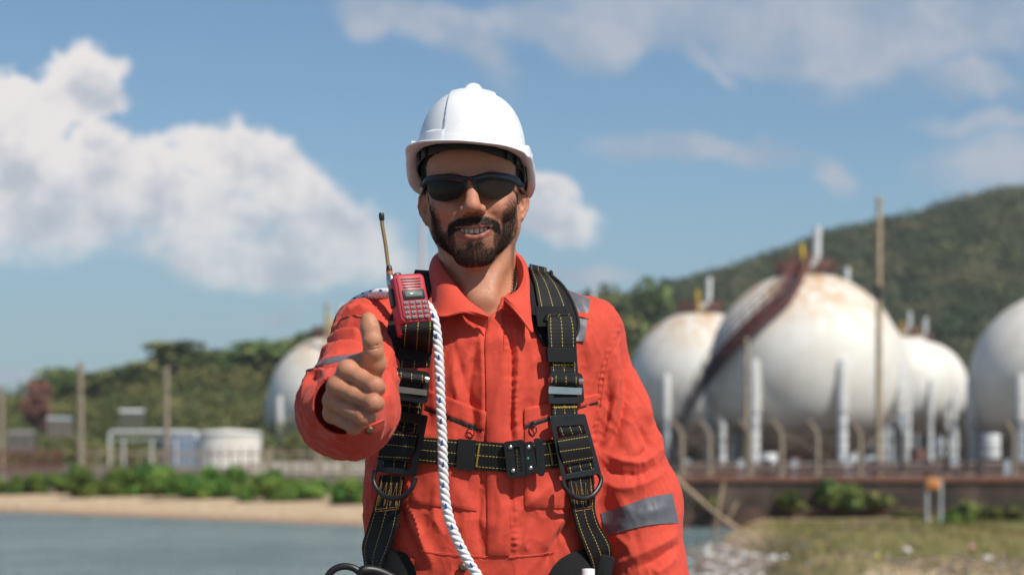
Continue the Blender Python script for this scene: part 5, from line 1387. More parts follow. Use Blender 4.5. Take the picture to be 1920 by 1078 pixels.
# cuff flap with its snap button
fl = MB()
cr_ = [[P3(*p) for p in r_] for r_ in [
    [(650,806,2.533),(677,801,2.530),(700,793,2.534),(719,785,2.545)],
    [(648,826,2.553),(674,822,2.545),(696,816,2.548),(714,810,2.560)],
    [(648,852,2.585),(672,848,2.580),(692,845,2.583),(707,840,2.592)]]]
def densify(rows, m, n):
    A = [catmull(r_, n) for r_ in rows]; out = [[None]*n for _ in range(m)]
    for j in range(n):
        col_ = catmull([A[i][j] for i in range(len(A))], m)
        for i in range(m): out[i][j] = Vector(col_[i])
    return out
fl.grid(densify(cr_, 16, 16), thick=0.0022); cf = fl.build('cuff_tab', ORANGE, suit)
sb = MB(); BRASS = simple('aged_brass', (0.13, 0.085, 0.045), 0.5, 0.6)
c = P3(692, 806, 2.5330)
sb.tube([c+Vector((0, 0.003, 0)), c, c+Vector((0, -0.0012, 0)), c+Vector((0, -0.0018, 0))], [0.0055, 0.0058, 0.0050, 0.0025], n=20); sb.build('snap_button', BRASS, suit)
sb = MB(); c = on(868, 1063, 0.004); sb.tube([c, c+Vector((0, -0.002, 0)), c+Vector((0, -0.003, 0))], [0.007, 0.0065, 0.003], n=20); sb.build('snap_button', BRASS, suit)

# collar leaves: from the fold line round the neck to the free edge
def leaf(fold_, edge_, n=44, m=16, puff=0.008):
    A = [Vector(p) for p in catmull([P3(*p) for p in fold_], n)]; B = [Vector(p) for p in catmull([P3(*p) for p in edge_], n)]
    ctr = Vector((-0.05, 3.09, 1.45)); rows = []
    for i in range(m):
        t = i/(m-1); row = []
        for j in range(n):
            p = A[j].lerp(B[j], t); o = (p-ctr); o.z *= 0.3; o.normalize()
            w = 0.0012*mnoise.noise((j*0.25, t*2.0, 3))
            row.append(p+o*(puff*math.sin(math.pi*min(1, t*1.15)**0.7)*0.8+w))
        rows.append(row)
    return rows
lf = [(893,468,3.165),(862,466,3.155),(836,469,3.125),(822,477,3.075),(828,497,3.030),(848,526,2.992),(876,560,2.966),(902,580,2.955),(917,592,2.952)]
le = [(893,505,3.200),(835,503,3.190),(806,508,3.160),(801,522,3.095),(806,556,3.025),(815,588,2.962),(838,592,2.942),(866,584,2.936),(912,596,2.948)]
rf = [(893,468,3.165),(925,467,3.150),(950,469,3.110),(966,475,3.070),(980,492,3.030),(984,516,3.000),(975,540,2.978),(958,553,2.966),(946,558,2.960)]
re_ = [(893,505,3.200),(950,503,3.190),(985,500,3.150),(992,512,3.090),(994,545,3.030),(996,590,2.965),(999,623,2.945),(974,592,2.944),(947,560,2.952)]
for fo, ed, flip in ((lf, le, True), (rf, re_, False)):
    rows = leaf(fo, ed)
    if flip: rows = [list(reversed(r_)) for r_ in rows]
    b = MB(); b.grid(rows, thick=-0.0024 if False else 0.0024); b.build('collar', ORANGE, suit)
# inner stand of the collar
for fo in (lf, rf):
    A = [Vector(p) for p in catmull([P3(*p) for p in fo], 40)]
    ctr = Vector((-0.052, 3.08, 1.40)); rows = []
    for t in np.linspace(0, 1, 8):
        row = []
        for j, p in enumerate(A):
            q = p.copy(); q.z -= 0.045*t*(1-0.6*(j/39)**2); o = (ctr-q); o.z = 0; q += o.normalized()*0.006*t; row.append(q)
        rows.append(row)
    b = MB(); b.grid(rows, thick=0.0018); b.build('collar_stand', ORANGE, suit)
# thin neck chain
b = MB(); CH_ = simple('dark_steel_chain', (0.10, 0.09, 0.08), 0.3, 0.9)
q = catmull([(965,508,3.045),(968,530,3.018),(962,548,2.995),(948,566,2.975)], 16)
for i, p in enumerate(q):
    c = P3(*p); b.tube([c+Vector((0.0022*math.cos(w), 0.0, 0.0022*math.sin(w))) for w in np.linspace(0, 2*math.pi, 9)], 0.0006, n=5)
chain = b.build('necklace', CH_, None, 'dark fine chain necklace inside the open collar of the orange coverall', 'necklace')
# boots, below the picture
BOOT = simple('boot_leather', (0.05, 0.035, 0.025), 0.5)
for s in (-1, 1):
    x0 = CX+s*0.105
    def f_boot(P, x0=x0):
        d = sd_chain(P, [(x0, 3.10, 0.20), (x0, 3.11, 0.07), (x0, 3.00, 0.045), (x0+s*0.005, 2.93, 0.040)], [0.052, 0.050, 0.045, 0.040], 0.03)
        return smax(d, -P[:, 2]+0.0, 0.005).astype(f32)
    a, f4 = sdf_mesh(f_boot, (x0-0.08, 2.86, -0.02), (x0+0.08, 3.20, 0.28), 0.006)
    link('boot', np_mesh('boot', a, f4), BOOT, person)
# ================================================================ HARD HAT
from mathutils import Matrix
def tup(v): return Vector(v)
WP = NT('white_plastic')
WP.set(Base_Color=WP.ramp(WP.noise(14, 5, 0.6), [(0.3, (0.78, 0.78, 0.77)), (0.7, (0.84, 0.84, 0.83))]), Roughness=WP.mr(WP.noise(30, 5, 0.6), 0.3, 0.7, 0.26, 0.38), Specular_IOR_Level=0.5,
       Subsurface_Weight=0.05, Subsurface_Scale=0.004)
WP.bump(WP.noise(500, 3, 0.6), 0.08, 0.0005); WP = WP.m
BLK = simple('black_plastic', (0.014, 0.014, 0.015), 0.42, var=0.3, vs=60, bump=0.25, bs=700, bd=0.0004)
hat_o = Vector((-0.0655, 3.047, 1.5995)); HM = Matrix.Rotation(R(-5), 3, 'Z') @ Matrix.Rotation(R(3.2), 3, 'Y')
hat = empty('hard_hat', hat_o, 'white hard hat with a raised centre ridge worn tilted back on the man\'s head', 'hard hat')
def hp(x, f_, z): return hat_o + HM @ Vector((x, -f_, z))
ZE = ([0, 30, 50, 66, 80, 95, 112, 135, 180], [0.0560, 0.0555, 0.0530, 0.0470, 0.0375, 0.0200, 0.0060, -0.0020, -0.0040])
EX = ([0, 25, 45, 62, 80, 100, 125, 180], [0.044, 0.040, 0.030, 0.018, 0.013, 0.014, 0.012, 0.012])
def rprof(z): return max(0.0, 1-max(0.0, (z-0.028)/0.1255)**2.55)**(1/2.55)
def hat_pt(th, s, inset=0.0, detail=True):
    """s 0..1 from the shell's foot to the crown"""
    a, b, zt = 0.0845-inset, 0.113-inset, 0.1535-inset
    deg = abs(math.degrees(th)); zb = float(np.interp(deg, *ZE))+0.005
    z = zb+(zt-zb)*math.sin(s*math.pi/2)
    if inset: r = max(0.0, 1-max(0.0, (z-0.028)/(0.1255-inset))**2.55)**(1/2.55)
    else: r = rprof(z)
    x = a*r*math.sin(th); f_ = b*r*math.cos(th)
    if detail and not inset:
        def st(v, lo, hi): t = min(1, max(0, (v-lo)/(hi-lo))); return t*t*(3-2*t)
        ax = abs(x)
        panel = 0.0030*(1-st(ax, 0.0305, 0.0325))*st(z, 0.060, 0.066)
        knob = 0.0078*max(0, 1-(ax/0.0105)**2)**0.5*st(f_, -0.075, -0.055)*(1-st(f_, 0.020, 0.048)) if ax < 0.0105 else 0
        box = 0.0042*st(ax, 0.0290, 0.0300)*(1-st(ax, 0.0610, 0.0625))*(1-st(z, 0.0775, 0.0790))*(1 if f_ > 0 else 0)
        frontb = 0.0034*(1-st(ax, 0.0610, 0.0625))*(1-st(z, 0.0700, 0.0780))*(1 if f_ > 0 else 0)
        boss = 0.0110*st(deg, 60, 61.5)*(1-st(deg, 88, 90))*(1-st(z, 0.0640+0.004*math.cos((deg-74)*0.30), 0.0665+0.004*math.cos((deg-74)*0.30)))
        h = max(panel, box, frontb, boss)+knob
        n = Vector((x/(a*a), f_/(b*b), max(0, z-0.03)/(0.131**2))).normalized()
        x += n.x*h; f_ += n.y*h; z += n.z*h
    return x, f_-0.004, z
def hat_rows(inset):
    rows = []
    for s in np.linspace(0, 1, 90): rows.append([hat_pt(2*math.pi*j/260-math.pi, s**0.9, inset) for j in range(261)])
    return rows
def lipw(th):
    deg = abs(math.degrees(th)); return float(np.interp(deg, *EX)), float(np.interp(deg, *ZE))
ro = hat_rows(0.0); ri = hat_rows(0.0028)
full = []
for r_ in reversed(ro): full.append([hp(*p) for p in r_])
# brim: out, round the lip and back in
for (k_, dz) in ((0.15, 0.0038), (0.45, 0.0018), (0.8, 0.0004), (0.97, 0.0006), (1.0, -0.0008), (0.97, -0.0022), (0.8, -0.0018), (0.45, -0.0008), (0.1, 0.001), (-0.12, 0.003)):
    row = []
    for j in range(261):
        th = 2*math.pi*j/260-math.pi; e, ze = lipw(th)
        r0 = ro[0][j]; d0 = Vector((math.sin(th)*0.113, math.cos(th)*0.0865)).normalized()
        up_ = 0.0100*(math.sin(math.pi*(abs(math.degrees(th))-58)/44) if 102 > abs(math.degrees(th)) > 58 else 0)*sstep(k_, 0.7, 1.0) if k_ > 0.5 else 0
        row.append(hp(0.0865*math.sin(th)+d0.x*e*k_, 0.113*math.cos(th)-0.004+d0.y*e*k_, ze+dz+float(up_)))
    full.append(row)
for r_ in ri: full.append([hp(*p) for p in r_])
hb = MB(); hb.grid(full); hb.build('shell', WP, hat)
# headband inside and its brackets
b = MB(); rows = []
for k_ in range(2):
    row = []
    for j in range(121):
        th = 2*math.pi*j/120; deg = abs(((math.degrees(th)+180) % 360)-180)
        z0 = float(np.interp(deg, [0, 20, 45, 70, 100, 180], [0.0515, 0.0500, 0.0430, 0.034, 0.024, 0.006]))
        row.append(hp(0.0810*math.sin(th), 0.1005*math.cos(th)-0.006, z0+(0.026 if k_ else 0)))
    rows.append(row)
b.grid(list(reversed(rows)), thick=0.0022); b.build('headband', BLK, hat)
b = MB()
for th in (-64, -50, 50, 64, 100, -100):
    a = R(th); x, f_ = 0.0835*math.sin(a), 0.104*math.cos(a)-0.004; z0 = float(np.interp(abs(th), [0, 60, 100, 180], [0.066, 0.050, 0.034, 0.02]))
    b = MB(); b.box(hp(x, f_, z0), (0.010, 0.005, 0.020), HM @ Matrix.Rotation(-a*-1 if False else a, 3, 'Z'), bevel=0.001); b.build('bracket', BLK, hat)
b = MB()
for s in (1,):
    q = [hp(s*0.086, 0.020, 0.040), hp(s*0.089, 0.012, 0.020), hp(s*0.087, -0.002, 0.006), hp(s*0.085, -0.016, 0.016), hp(s*0.086, -0.02, 0.030)]
    b = MB(); b.tube([Vector(p) for p in catmull(q, 16)], 0.0013, n=6); b.build('strap_hook', BLK, hat)

# ================================================================ SUNGLASSES
def G(px, py, off=0.0):
    lf_ = 0.09
    for _ in range(6):
        d = 3.045-lf_-off; w = P3(px, py, d); L = to_head(np.array([tuple(w)], f32))[0]
        lf_ = 0.1035-9.0*float(L[0])**2
    return P3(px, py, 3.045-lf_-off)
LENS = NT('dark_lens'); LENS.set(Base_Color=(0.014, 0.008, 0.006), Roughness=0.06, Specular_IOR_Level=0.30, Specular_Tint=(1.0, 0.75, 0.6), IOR=1.45); LENS = LENS.m
FRM = NT('glossy_black_frame'); FRM.set(Base_Color=FRM.ramp(FRM.noise(50, 2), [(0.3, (0.005, 0.006, 0.008)), (0.7, (0.010, 0.013, 0.018))]), Roughness=0.16); FRM = FRM.m
sg = empty('sunglasses', G(882, 345), 'black wraparound half frame sunglasses with dark lenses on the man\'s face', 'sunglasses')
def between(top, bot, n, m, off, bulge=0.0, thick=0.002):
    A = catmull(top, n); B = catmull(bot, n); rows = []
    for i in range(m):
        t = i/(m-1); rows.append([G(A[j][0]*(1-t)+B[j][0]*t, A[j][1]*(1-t)+B[j][1]*t, off+bulge*math.sin(math.pi*t)) for j in range(n)])
    return rows
for top, bot in (([(874,337),(855,334),(833,333),(812,336),(800,341)], [(874,344),(871,358),(862,371),(847,376),(830,377.5),(814,374),(806,367),(801,352)]),
                 ([(888,339),(903,335),(925,333),(947,335),(965,344)], [(888,345),(892,354),(899,366),(911,372),(926,373.5),(942,369.5),(956,361.5),(966,351)])):
    rows = between(top, bot, 40, 18, 0.000, 0.0012)
    if top[0][0] < 880: rows = [list(reversed(r_)) for r_ in rows]
    b = MB(); b.grid(list(reversed(rows)), thick=-0.0018); b.build('lens', LENS, sg)
FT = [(791,344),(796,335),(806,329.5),(833,326),(857,327.5),(868,330),(878,331.5),(888,330),(900,326.5),(920,323),(946,325),(964,329),(973,334),(979,343)]
FB_ = [(793,351),(799,345),(808,341),(833,337.5),(857,339),(868,341),(878,337.5),(890,342),(903,339),(922,337),(944,339),(960,344),(970,350),(978,352)]
rows = between(FT, FB_, 100, 9, 0.0012, 0.0030)
b = MB(); b.grid(list(reversed(rows)), thick=-0.004 if False else 0.004); b.build('frame', FRM, sg)
# rounded lower inner edges beside the nose and the two side arms
for q in ([(869,340),(873,346),(871,356)], [(889,341),(891,349),(895,358)]):
    b = MB(); b.tube([G(x, y, 0.001) for x, y in catmull(q, 10)], 0.0013, n=8); b.build('nose_pad', FRM, sg)
for s, a in ((-1, (793,347)), (1, (977,347))):
    p0 = G(*a, 0.0); L0 = to_head(np.array([tuple(p0)], f32))[0]
    q = [p0, from_head((s*0.0745, 0.030, L0[2]-0.001)), from_head((s*0.0765, 0.005, L0[2]-0.001)), from_head((s*0.0765, -0.020, L0[2]-0.004)), from_head((s*0.076, -0.036, L0[2]-0.016))]
    b = MB(); b.tube([Vector(p) for p in catmull(q, 20)], [0.0042]+[0.0034]*14+[0.0026]*5, n=8); b.build('temple_arm', FRM, sg)
# glasses reflect what stands round the camera; nothing extra is built for them

# ================================================================ WEBBING AND METAL OF THE HARNESS
def web_mat(name, lines=True, base=(0.0045, 0.0045, 0.005), ribs=900.0, thread=(0.50, 0.38, 0.07)):
    n = NT(name); uv = n.n('ShaderNodeTexCoord').outputs['UV']
    sp = n.n('ShaderNodeSeparateXYZ'); n.l(uv, sp.inputs[0]); U, Vv = sp.outputs[0], sp.outputs[1]
    rib = n.math('SINE', n.math('MULTIPLY', Vv, 2*math.pi*ribs/1.9/1.0/1.0 if False else 2*math.pi/0.0021))
    ribn = n.math('MULTIPLY_ADD', rib, 0.5, 0.5)
    c = n.mix(ribn, tuple(x*0.55 for x in base), tuple(x*2.1 for x in base))  # gloss on the ribs put into the colour as a lighter tone
    h = ribn
    if lines:
        m = None
        for u0 in (0.11, 0.5, 0.89):
            q = n.math('LESS_THAN', n.math('ABSOLUTE', n.math('SUBTRACT', U, u0)), 0.011)
            m = q if m is None else n.math('MAXIMUM', m, q)
        dash = n.math('LESS_THAN', n.math('FRACT', n.math('MULTIPLY', Vv, 1/0.0052)), 0.66)
        m = n.math('MULTIPLY', m, dash)
        c = n.mix(m, c, thread); h = n.math('MULTIPLY_ADD', m, 1.5, ribn)
    n.set(Base_Color=c, Roughness=0.6, Specular_IOR_Level=0.30)
    n.bump(h, 0.6, 0.0006); return n.m
WEB = web_mat('black_webbing'); WEBP = web_mat('plain_black_elastic', False)
YEL = simple('yellow_thread', (0.66, 0.42, 0.05), 0.6, bump=0.6, bs=2500, bd=0.0006)
GOLD = simple('amber_thread', (0.26, 0.13, 0.035), 0.7)
COAT = simple('black_coated_steel', (0.013, 0.013, 0.014), 0.42, 0.1, var=0.3, vs=40, bump=0.2, bs=500, bd=0.0004)
STEEL = simple('brushed_steel', (0.56, 0.54, 0.51), 0.30, 1.0, var=0.1, vs=50)
harness = empty('safety_harness', Vector((-0.03, 2.95, 1.02)), 'black safety harness with yellow stitching and steel D rings strapped over the orange coverall', 'safety harness')
def dep(px, py, dflt=2.97):
    o = CAM; d = ray(px, py)                  # skip the raised arm in front of the trunk
    for _ in range(12):
        h = BV.ray_cast(o, d, 6)
        if h[0] is None: return None
        if h[0].y > 2.90 and h[1].y < 0.1: return h[0].y if h[0].y < 3.12 else None
        o = h[0]+d*0.003
    return None
def strap_rows(left, right, off=0.003, m=40, n=9, sm=4, crown=0.0008, dmin=None, back=None):
    A = catmull(left, m); B = catmull(right, m); D = []
    for i in range(m):
        s_ = []
        for t in (0.0, 0.25, 0.5, 0.75, 1.0):
            s_.append(dep(A[i][0]*(1-t)+B[i][0]*t, A[i][1]*(1-t)+B[i][1]*t))
        D.append(s_)
    for c in range(5):      # fill the holes from the neighbours
        last = None
        for i in list(range(m))+list(range(m-1, -1, -1)):
            if D[i][c] is None: D[i][c] = last
            else: last = D[i][c]
    for i in range(m):
        ok_ = [q for q in D[i] if q is not None]
        for c in range(5):
            if D[i][c] is None: D[i][c] = min(ok_) if ok_ else 2.97
    D = np.array(D); T = np.array([0, .25, .5, .75, 1.0])
    lo = []
    for i in range(m):
        k1, k0 = np.polyfit(T, D[i], 1); r = (D[i]-(k0+k1*T)).min(); lo.append((k0+r*0.8, k0+k1+r*0.8))
    lo = np.array(lo)
    if sm:
        pad = np.pad(lo, ((sm, sm), (0, 0)), mode='edge'); lo = np.stack([np.convolve(pad[:, c], np.ones(2*sm+1)/(2*sm+1), 'valid') for c in (0, 1)], 1)
    rows = []
    for i in range(m):
        o = off[min(len(off)-1, int(i*len(off)/m))] if isinstance(off, list) else (off(i/(m-1)) if callable(off) else off)
        rows.append([P3(A[i][0]*(1-t)+B[i][0]*t, A[i][1]*(1-t)+B[i][1]*t, lo[i][0]*(1-t)+lo[i][1]*t-o-crown*math.sin(math.pi*t)) for t in np.linspace(0, 1, n)])
    return rows
def row_uv(rows, v0=0.0):
    uv = []; L = v0
    for i, r_ in enumerate(rows):
        if i: L += (rows[i][len(r_)//2]-rows[i-1][len(r_)//2]).length
        uv.append([(j/(len(r_)-1), L) for j in range(len(r_))])
    return uv
def over_back(rows, n=10):
    """carry a strap over the shoulder and down the back"""
    r0 = rows[0]; ext = []
    for k_ in range(n, 0, -1):
        t = k_/n; ext.append([p+Vector((0.0, 0.16*t, 0.012*math.sin(min(1, t*2.2)*math.pi*0.5)-0.12*max(0, t-0.3)**1.5)) for p in r0])
    return ext+rows
def webbing(name, left, right, off=0.003, mat=None, parent=None, thick=0.0022, m=40, n=9, sm=4, back=False, crown=0.0008, rows=None):
    rows = rows or strap_rows(left, right, off, m, n, sm, crown)
    if back: rows = over_back(rows)
    b = MB()
    # front faces must look at the camera
    r_ = rows; nrm = (r_[0][-1]-r_[0][0]).cross(r_[-1][0]-r_[0][0])
    if nrm.y > 0: r_ = [list(reversed(q)) for q in rows]
    b.grid(r_, row_uv(r_), thick=thick)
    o = b.build(name, mat or WEB, parent or harness); o['_'] = 0; del o['_']
    return o, rows
def roundpoly(pts, r, n=5):
    out = []; K = len(pts)
    for i in range(K):
        p0, p1, p2 = [Vector(pts[(i+d_) % K]) for d_ in (-1, 0, 1)]
        a = (p0-p1).normalized(); b_ = (p2-p1).normalized(); rr = min(r, (p0-p1).length*0.45, (p2-p1).length*0.45)
        for t in np.linspace(0, 1, n):
            q = p1+a*rr*(1-t)**2+b_*rr*t**2; out.append((q.x, q.y))
    return out
def plane_of(pts, off):
    """depth plane fitted to the cloth behind a px outline, lifted to clear it"""
    X = []; c4 = pts[:4]
    for v_ in np.linspace(0, 1, 7):
        for u_ in np.linspace(0, 1, 7):
            x = (c4[0][0]*(1-u_)+c4[1][0]*u_)*(1-v_)+(c4[3][0]*(1-u_)+c4[2][0]*u_)*v_; y = (c4[0][1]*(1-u_)+c4[1][1]*u_)*(1-v_)+(c4[3][1]*(1-u_)+c4[2][1]*u_)*v_
            d = dep(x, y)
            if d is not None: X.append((x, y, d))
    X = np.array(X); A = np.c_[X[:, :2], np.ones(len(X))]; k_, *_ = np.linalg.lstsq(A, X[:, 2], rcond=None)
    r = (X[:, 2]-A@k_).min()
    return lambda x, y: k_[0]*x+k_[1]*y+k_[2]+r-off
def frame_plate(name, outer, inner, off, thick, mat, parent=None, ro_=4, ri_=3, pl=None, bev=0.0007):
    O = roundpoly(outer, ro_); I = roundpoly(inner, ri_) if inner else None
    pl = pl or plane_of(outer+(inner or []), off); b = MB(); N = len(O)
    fr = lambda q, e=0.0: P3(q[0], q[1], pl(*q)+e)
    cx_ = sum(q[0] for q in O)/N; cy_ = sum(q[1] for q in O)/N
    shr = lambda q, k_: (cx_+(q[0]-cx_)*k_, cy_+(q[1]-cy_)*k_)
    loops = []
    if I:
        gi = lambda q, k_: (cx_+(q[0]-cx_)*k_, cy_+(q[1]-cy_)*k_)
        loops = [[fr(gi(q, 1.0), thick) for q in I], [fr(gi(q, 1.0), bev) for q in I], [fr(gi(q, 1.02), 0) for q in I], [fr(shr(q, 0.985), 0) for q in O], [fr(q, bev) for q in O], [fr(q, thick) for q in O]]
        V = [p for l_ in loops for p in l_]; fs = []
        for k_ in range(6):
            a, c = k_*N, ((k_+1) % 6)*N
            for i in range(N):
                j = (i+1) % N; fs.append((a+i, c+i, c+j, a+j))
        b.add(V, fs, None, 0, False)
    else:
        loops = [[fr(shr(q, 0.97), 0) for q in O], [fr(q, bev) for q in O], [fr(q, thick) for q in O]]
        V = [p for l_ in loops for p in l_]; fs = [tuple(range(N))]+[(k_*N+i, (k_+1)*N+i, (k_+1)*N+(i+1) % N, k_*N+(i+1) % N) for k_ in range(2) for i in range(N)]
        fs.append(tuple(reversed(range(2*N, 3*N))))
        b.add(V, fs, None, 0, False)
    o = b.build(name, mat, parent or harness)
    bm_ = __import__('bmesh').new(); bm_.from_mesh(o.data); __import__('bmesh').ops.recalc_face_normals(bm_, faces=bm_.faces); bm_.to_mesh(o.data); bm_.free()
    return o, pl
def bar_stitch(a, b_, pl, parent, mat=None, w=0.0012, zig=1.5):
    """a thick zigzag row of stitching on a strap; pl gives depth"""
    m = MB(); L = math.hypot(b_[0]-a[0], b_[1]-a[1]); K = int(L/1.5); nx, ny = -(b_[1]-a[1])/L, (b_[0]-a[0])/L
    q = [(a[0]+(b_[0]-a[0])*i/K+nx*zig*(1 if i % 2 else -1), a[1]+(b_[1]-a[1])*i/K+ny*zig*(1 if i % 2 else -1)) for i in range(K+1)]
    m.tube([P3(x, y, pl(x, y)) for x, y in q], w*0.6, n=5); return m.build('stitching', mat or YEL, parent)
def lerp_rows(rows):
    """depth lookup on a strap that has been built (nearest row point)"""
    A = np.array([tuple(p) for r_ in rows for p in r_]); X = 960+F*A[:, 0]/A[:, 1]; Y = HOR-F*(A[:, 2]-CAMZ)/A[:, 1]
    return lambda x, y: A[np.argmin((X-x)**2+(Y-y)**2), 1]-0.0012
# --- viewer's right strap, from the shoulder down
def felt_pad(left, right, off, m=40, round_end=True):
    rows = strap_rows(left, right, off, m, 15, 5, 0.003); return over_back(rows, 8)
rows = felt_pad([(984,506),(990,535),(994,575),(1003,612),(1022,648)], [(1034,517),(1056,538),(1075,572),(1084,612),(1068,650)], 0.0045)
b = MB(); b.grid([list(reversed(q)) for q in rows], thick=0.006); PAD, PADT = b.build('shoulder_pad', BLACKFAB, harness), rows
for (fr_, w) in ((0.05, 0), (0.95, 0)):      # bound edges of the pad
    q = [r_[0 if fr_ < 0.5 else -1] for r_ in rows]
    b = MB(); b.tube([p+Vector((0, 0.001, 0)) for p in q], 0.0032, n=8); b.build('piping', WEBP, PAD)
def inset_rows(rows, u0, u1, lift, n=9, i1=None):
    out = []
    for r_ in rows[:i1]:
        N = len(r_)-1; row = []
        for t in np.linspace(u0, u1, n):
            k_ = min(N-1, int(t*N)); q = r_[k_].lerp(r_[k_+1], t*N-k_); row.append(q)
        out.append(row)
    o2 = []
    for i, row in enumerate(out):
        o2.append([])
        for j, q in enumerate(row):
            n_ = Vector((0, 0.25, 0.97)) if i < 7 else Vector((0, -0.85, 0.5))
            o2[-1].append(q+n_*lift)
    return o2
webbing('shoulder_strap', None, None, rows=inset_rows(PADT, 0.19, 0.83, 0.0060, i1=34))
o, rk = webbing('cross_strap', [(1004,574),(1006,592),(1009,612)], [(1062,574),(1068,592),(1072,610)], 0.0225, BLACKFAB, m=8)
o, rB = webbing('strap_loop', [(1020,604),(1019,600),(1022,592),(1027,591),(1027,615),(1029,650),(1033,700)], [(1075,600),(1072,595),(1070,590),(1074,590),(1080,615),(1081,650),(1084,700)],
                lambda t: 0.018+0.012*math.sin(math.pi*min(1, max(0, t*1.15)))*(1 if t < 0.87 else 0)-0.006*max(0, t-0.7)/0.3, m=50, sm=2)
o, rC = webbing('keeper', [(1026,652),(1028,678)], [(1080,652),(1082,679)], 0.0215, BLACKFAB, m=6, thick=0.005)
bar_stitch((1037,684), (1079,684), lerp_rows(rB), harness)
def adjuster(outer, bar_y, strap_l, strap_r, silver, roller, side):
    a, pl = frame_plate('adjuster_buckle', outer, [((outer[0][0]*0.84+outer[1][0]*0.16), outer[0][1]+12), ((outer[0][0]*0.16+outer[1][0]*0.84), outer[1][1]+10), ((outer[3][0]*0.16+outer[2][0]*0.84), outer[2][1]-12), ((outer[3][0]*0.84+outer[2][0]*0.16), outer[3][1]-12)], 0.012, 0.004, COAT, ro_=9)
    pl2 = lambda x, y: pl(x, y)-0.0035
    # back strap seen through the opening
    frame_plate('strap_end', [(strap_l+2, outer[0][1]+6), (strap_r-2, outer[1][1]+6), (strap_r-2, outer[2][1]-4), (strap_l+2, outer[3][1]-4)], None, 0, 0.002, WEBP, a, pl=lambda x, y: pl(x, y)+0.005)
    # wrapped roller
    (x0, y0), (x1, y1), hgt = roller
    rows = []
    for t in np.linspace(-0.75, 0.75, 14):
        w = t*math.pi*0.62
        rows.append([P3(x0+(x1-x0)*u_, y0+(y1-y0)*u_+hgt*0.5*math.sin(w), pl(x0+(x1-x0)*u_, y0+(y1-y0)*u_)-0.0080*math.cos(w)+0.0005) for u_ in np.linspace(0.09, 0.91, 9)])
    b = MB(); b.grid(rows, row_uv(rows), thick=0.0)
    b.build('strap_wrap', WEB, a)
    b = MB(); b.tube([P3(x0, y0, pl(x0, y0)-0.001), P3(x1, y1, pl(x1, y1)-0.001)], 0.0050, n=14); b.build('roller', STEEL, a)
    frame_plate('cross_bar', silver, None, 0, 0.004, STEEL, a, pl=lambda x, y: pl(x, y)-0.0025, ro_=1.5)
    return a, pl
adjuster([(1031,697),(1092,699),(1096,756),(1027,757)], 730, 1035, 1084, [(1029,724),(1092,727),(1091,740),(1028,738)], ((1032,712),(1091,715),17), 1)
o, rD = webbing('adjuster_strap', [(1034,745),(1035,760),(1037,790)], [(1080,746),(1082,760),(1084,790)], 0.010, m=14)
bar_stitch((1038,764), (1081,763), lerp_rows(rD), harness)
# slotted plate with its D ring
def d_plate(outer, inner, dpts, strap_quad, side, wraps):
    a, pl = frame_plate('ring_plate', outer, inner, 0.0135, 0.0045, COAT, ro_=4, ri_=3)
    b = MB(); b.tube([P3(x, y, pl(x, outer[3][1])-0.006-0.008*math.sin(math.pi*i/43)) for i, (x, y) in enumerate(catmull(dpts, 44))], 0.0036, n=12); b.build('d_ring', COAT, a)
    for (l_, r_, dz, mt, flip) in wraps:
        A = catmull(l_, 20); B = catmull(r_, 20)
        rows = [[P3(A[i][0]*(1-t)+B[i][0]*t, A[i][1]*(1-t)+B[i][1]*t, pl(A[i][0]*(1-t)+B[i][0]*t, A[i][1]*(1-t)+B[i][1]*t)+dz-0.003*math.sin(math.pi*i/19)) for t in np.linspace(0, 1, 9)] for i in range(20)]
        b = MB(); L_ = [list(q) for q in rows]
        if flip:
            b.grid(L_, [[(i/19, (rows[i][j]-rows[i][0]).length) for j in range(9)] for i in range(20)], thick=0.002 if (rows[0][-1]-rows[0][0]).cross(rows[-1][0]-rows[0][0]).y < 0 else -0.002)
        else:
            b.grid(L_, row_uv(rows), thick=0.002 if (rows[0][-1]-rows[0][0]).cross(rows[-1][0]-rows[0][0]).y < 0 else -0.002)
        b.build('strap_wrap', mt, a)
    return a, pl
aR, plR = d_plate([(1030,780),(1097,775),(1128,888),(1054,900)], [(1043,800),(1093,796),(1114,878),(1060,889)],
    [(1054,899),(1060,915),(1074,929),(1092,934),(1110,929),(1123,913),(1127,898),(1122,887)], None, 1,
    [([(1046,800),(1052,818)], [(1090,797),(1097,812)], 0.0035, WEB, False), ([(1048,868),(1046,842),(1044,818)] and [(1045,822),(1050,846),(1058,872)], [(1100,812),(1108,838),(1113,862)], -0.0015, WEB, True),
     ([(1062,870),(1066,890)], [(1110,862),(1116,880)], 0.0045, WEB, False)])
o, rE = webbing('leg_strap', [(1064,893),(1069,930),(1075,958),(1082,985),(1094,1020),(1108,1055),(1116,1100)], [(1111,888),(1116,930),(1116,955),(1125,985),(1143,1015),(1147,1040),(1134,1100)],
    lambda t: 0.010+0.012*math.sin(math.pi*t), m=60, sm=6, thick=0.003)
q = lerp_rows(rE)
